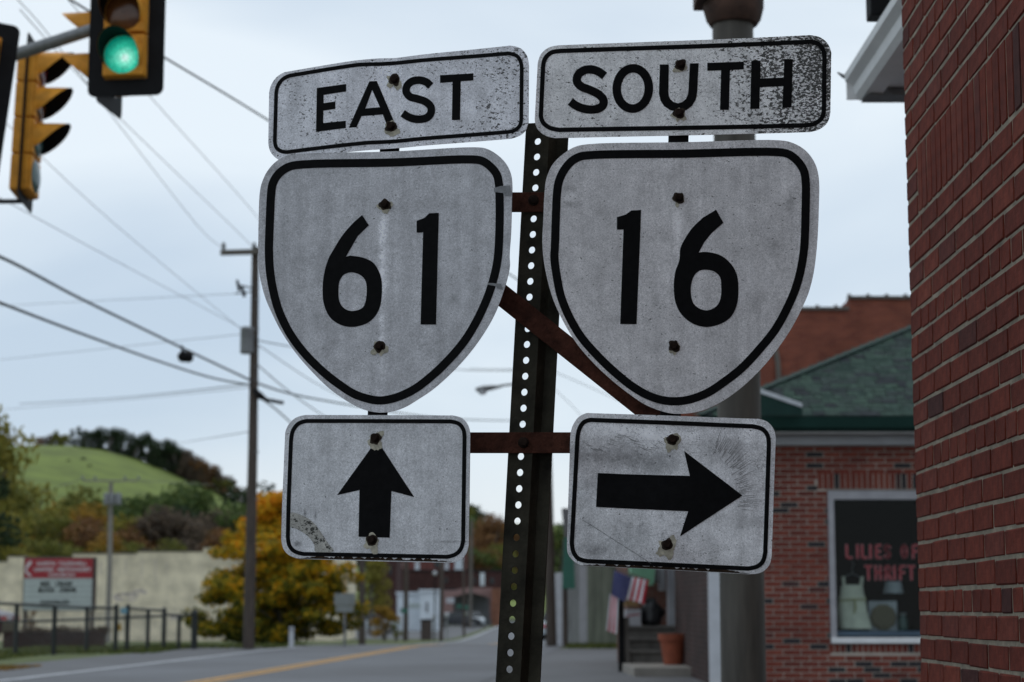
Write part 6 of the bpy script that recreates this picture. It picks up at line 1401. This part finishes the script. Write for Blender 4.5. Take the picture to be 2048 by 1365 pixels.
# street signs, globe lamp, bin, bollards
def street_sign(label, px, row, Y, wpx=14):
    c = P(px, row, Y); t = thing('street_sign', label, 'sign', (c.x, Y, c.z)); w_ = wpx/FPX*Y/2
    mb = MB(); mb.box(c.x - w_, Y - 0.02, c.z - 0.10, c.x + w_, Y, c.z + 0.10); mb.build('blade', M['green_sign'], t, bevel=0.005)
    mb = MB(); mb.box(c.x - 0.03, Y - 0.0, c.z - 0.05, c.x + 0.03, Y + 0.08, c.z + 0.05); mb.build('clip', M['galv'], t)
street_sign('green street name sign on the reddish-brown utility pole', 808, 1222, 87.7); street_sign('green street name sign on the dark pole, turned towards the arched building', 919, 1213, 109.7, 10); street_sign('green street name sign on the dark pole, on its kerb side', 933, 1215, 109.5, 9)
c = P(870, 1147, 86); gl_ = thing('globe_lamp', 'round white globe lamp beside the thin dark pole', 'lamp', (c.x, 86, gz(86)))
mb = MB(); mb.tube([(c.x, 86, gz(86) - .1), (c.x, 86, c.z - 0.08)], 0.03, 8); mb.build('post', M['black'], gl_)
mb = MB(); mb.lathe(c, [(0.03, -0.10), (0.085, -0.06), (0.105, 0), (0.085, 0.06), (0.01, 0.105)], 14); mb.build('globe', M['white_paint'], gl_, smooth=True)
bn_ = thing('trash_bin', 'dark brown square trash bin by the roadside', 'bin', (PX(853, 92), 92, gz(92)))
mb = MB(); x = PX(853, 92); mb.box(x - 0.26, 91.75, gz(92), x + 0.26, 92.25, PZ(1243, 92)); mb.build('body', M['ch_frame'], bn_, bevel=0.02); mb = MB(); mb.box(x - 0.29, 91.72, PZ(1243, 92) + 0.003, x + 0.29, 92.28, PZ(1239, 92)); mb.build('lid', M['black'], bn_, bevel=0.02)
for px, r0, Y, lab in ((868, 1232, 95, 'pale meter post next to the brown trash bin'), (894, 1228, 95, 'pale meter post with round head next to the thin dark pole')):
    t = thing('parking_meter', lab, 'meter', (PX(px, Y), Y, gz(Y))); x = PX(px, Y)
    mb = MB(); mb.tube([(x, Y, gz(Y) - .05), (x, Y, PZ(r0 + 6, Y))], 0.035, 8); mb.build('post', M['sign_back'], t); mb = MB(); mb.lathe((x, Y, PZ(r0 + 6, Y)), [(0.06, 0), (0.10, 0.05), (0.10, 0.15), (0.04, 0.21)], 12); mb.build('head', M['white_paint'], t, smooth=True)
# cars
M['car_w'] = mat('car_white', (0.45, 0.50, 0.53), 0.3, 0.05); M['car_d'] = mat('car_dark', (0.025, 0.027, 0.035), 0.3, 0.05); M['car_r'] = mat('car_maroon', (0.05, 0.018, 0.028), 0.3, 0.05); M['tyre'] = mat('tyre', (0.015, 0.015, 0.015), 0.9, 0.1); M['tail'] = mat('tail_light', (0.45, 0.02, 0.04), 0.3, 0.05)
def car(label, x, y, rz, m, L_=4.3):
    t = thing('parked_car', label, 'car', (x, y, gz(y) + 0.02), rz=rz)
    side = [(-2.1, .30), (-2.12, .62), (-2.0, .82), (-1.55, .90), (-1.15, 1.30), (-0.55, 1.42), (0.35, 1.40), (1.0, .95), (1.8, .84), (2.1, .66), (2.12, .32)]
    body = [(-2.1, .30), (-2.12, .62), (-2.0, .82), (-1.62, .90), (1.0, .93), (1.8, .84), (2.1, .66), (2.12, .32)]
    mb = MB(); mb.prism([(a, -0.86, b) for a, b in body], (0, 1.72, 0)); mb.build('body', M[m], t, bevel=0.06, local=True)
    cabn = [(-1.55, .90), (-1.12, 1.36), (-0.5, 1.44), (0.3, 1.42), (0.95, .92)]
    vs = []
    for sgn in (-1, 1):
        for a, b in cabn: vs.append((a, sgn*(0.80 if b < 1 else 0.62), b))
    n = 5; mb = MB(); mb.add(vs, [tuple(range(n)), tuple(range(n, 2*n))[::-1]] + [(i, (i+1) % n, n + (i+1) % n, n + i) for i in range(n)]); cb = mb.build('cabin', M['pane_dark'], t, bevel=0.03, local=True)
    mb = MB(); mb.add([(-1.0, -.6, 1.385), (-.5, -.62, 1.45), (.25, -.62, 1.435), (-1.0, .6, 1.385), (-.5, .62, 1.45), (.25, .62, 1.435)], [(0, 1, 4, 3), (1, 2, 5, 4)]); mb.build('roof', M[m], t, local=True)
    for wx_ in (-1.32, 1.32):
        for sy in (-1, 1):
            mb = MB(); mb.tube([(wx_, sy*0.70, .32), (wx_, sy*0.885, .32)], 0.32, 18); wh = mb.build('wheel', M['tyre'], t, local=True)
            mb = MB(); mb.tube([(wx_, sy*0.886, .32), (wx_, sy*0.895, .32)], 0.19, 14); mb.build('rim', M['galv'], wh, local=True)
    for sy in (-0.62, 0.62):
        mb = MB(); mb.box(-2.15, sy - 0.18, .60, -2.08, sy + 0.18, .74); mb.build('tail_light', M['tail'], t, local=True)
        mb = MB(); mb.box(2.07, sy - 0.18, .56, 2.14, sy + 0.18, .68); mb.build('headlight', M['white_paint'], t, local=True)
    return t
car('white car parked in front of the arched building', PX(946, 185), 185, R(-80), 'car_w'); car('dark car parked beside the white building under the arch', PX(915, 180), 180, R(15), 'car_d'); car('pale car glimpsed behind the orange shrub', PX(737, 130), 130, R(10), 'car_w')
car('dark maroon car parked behind the black fence', PX(-140, 50), 50, R(180), 'car_r')
car('white car glimpsed past the dark utility pole', PX(1120, 90), 90, R(85), 'car_w')
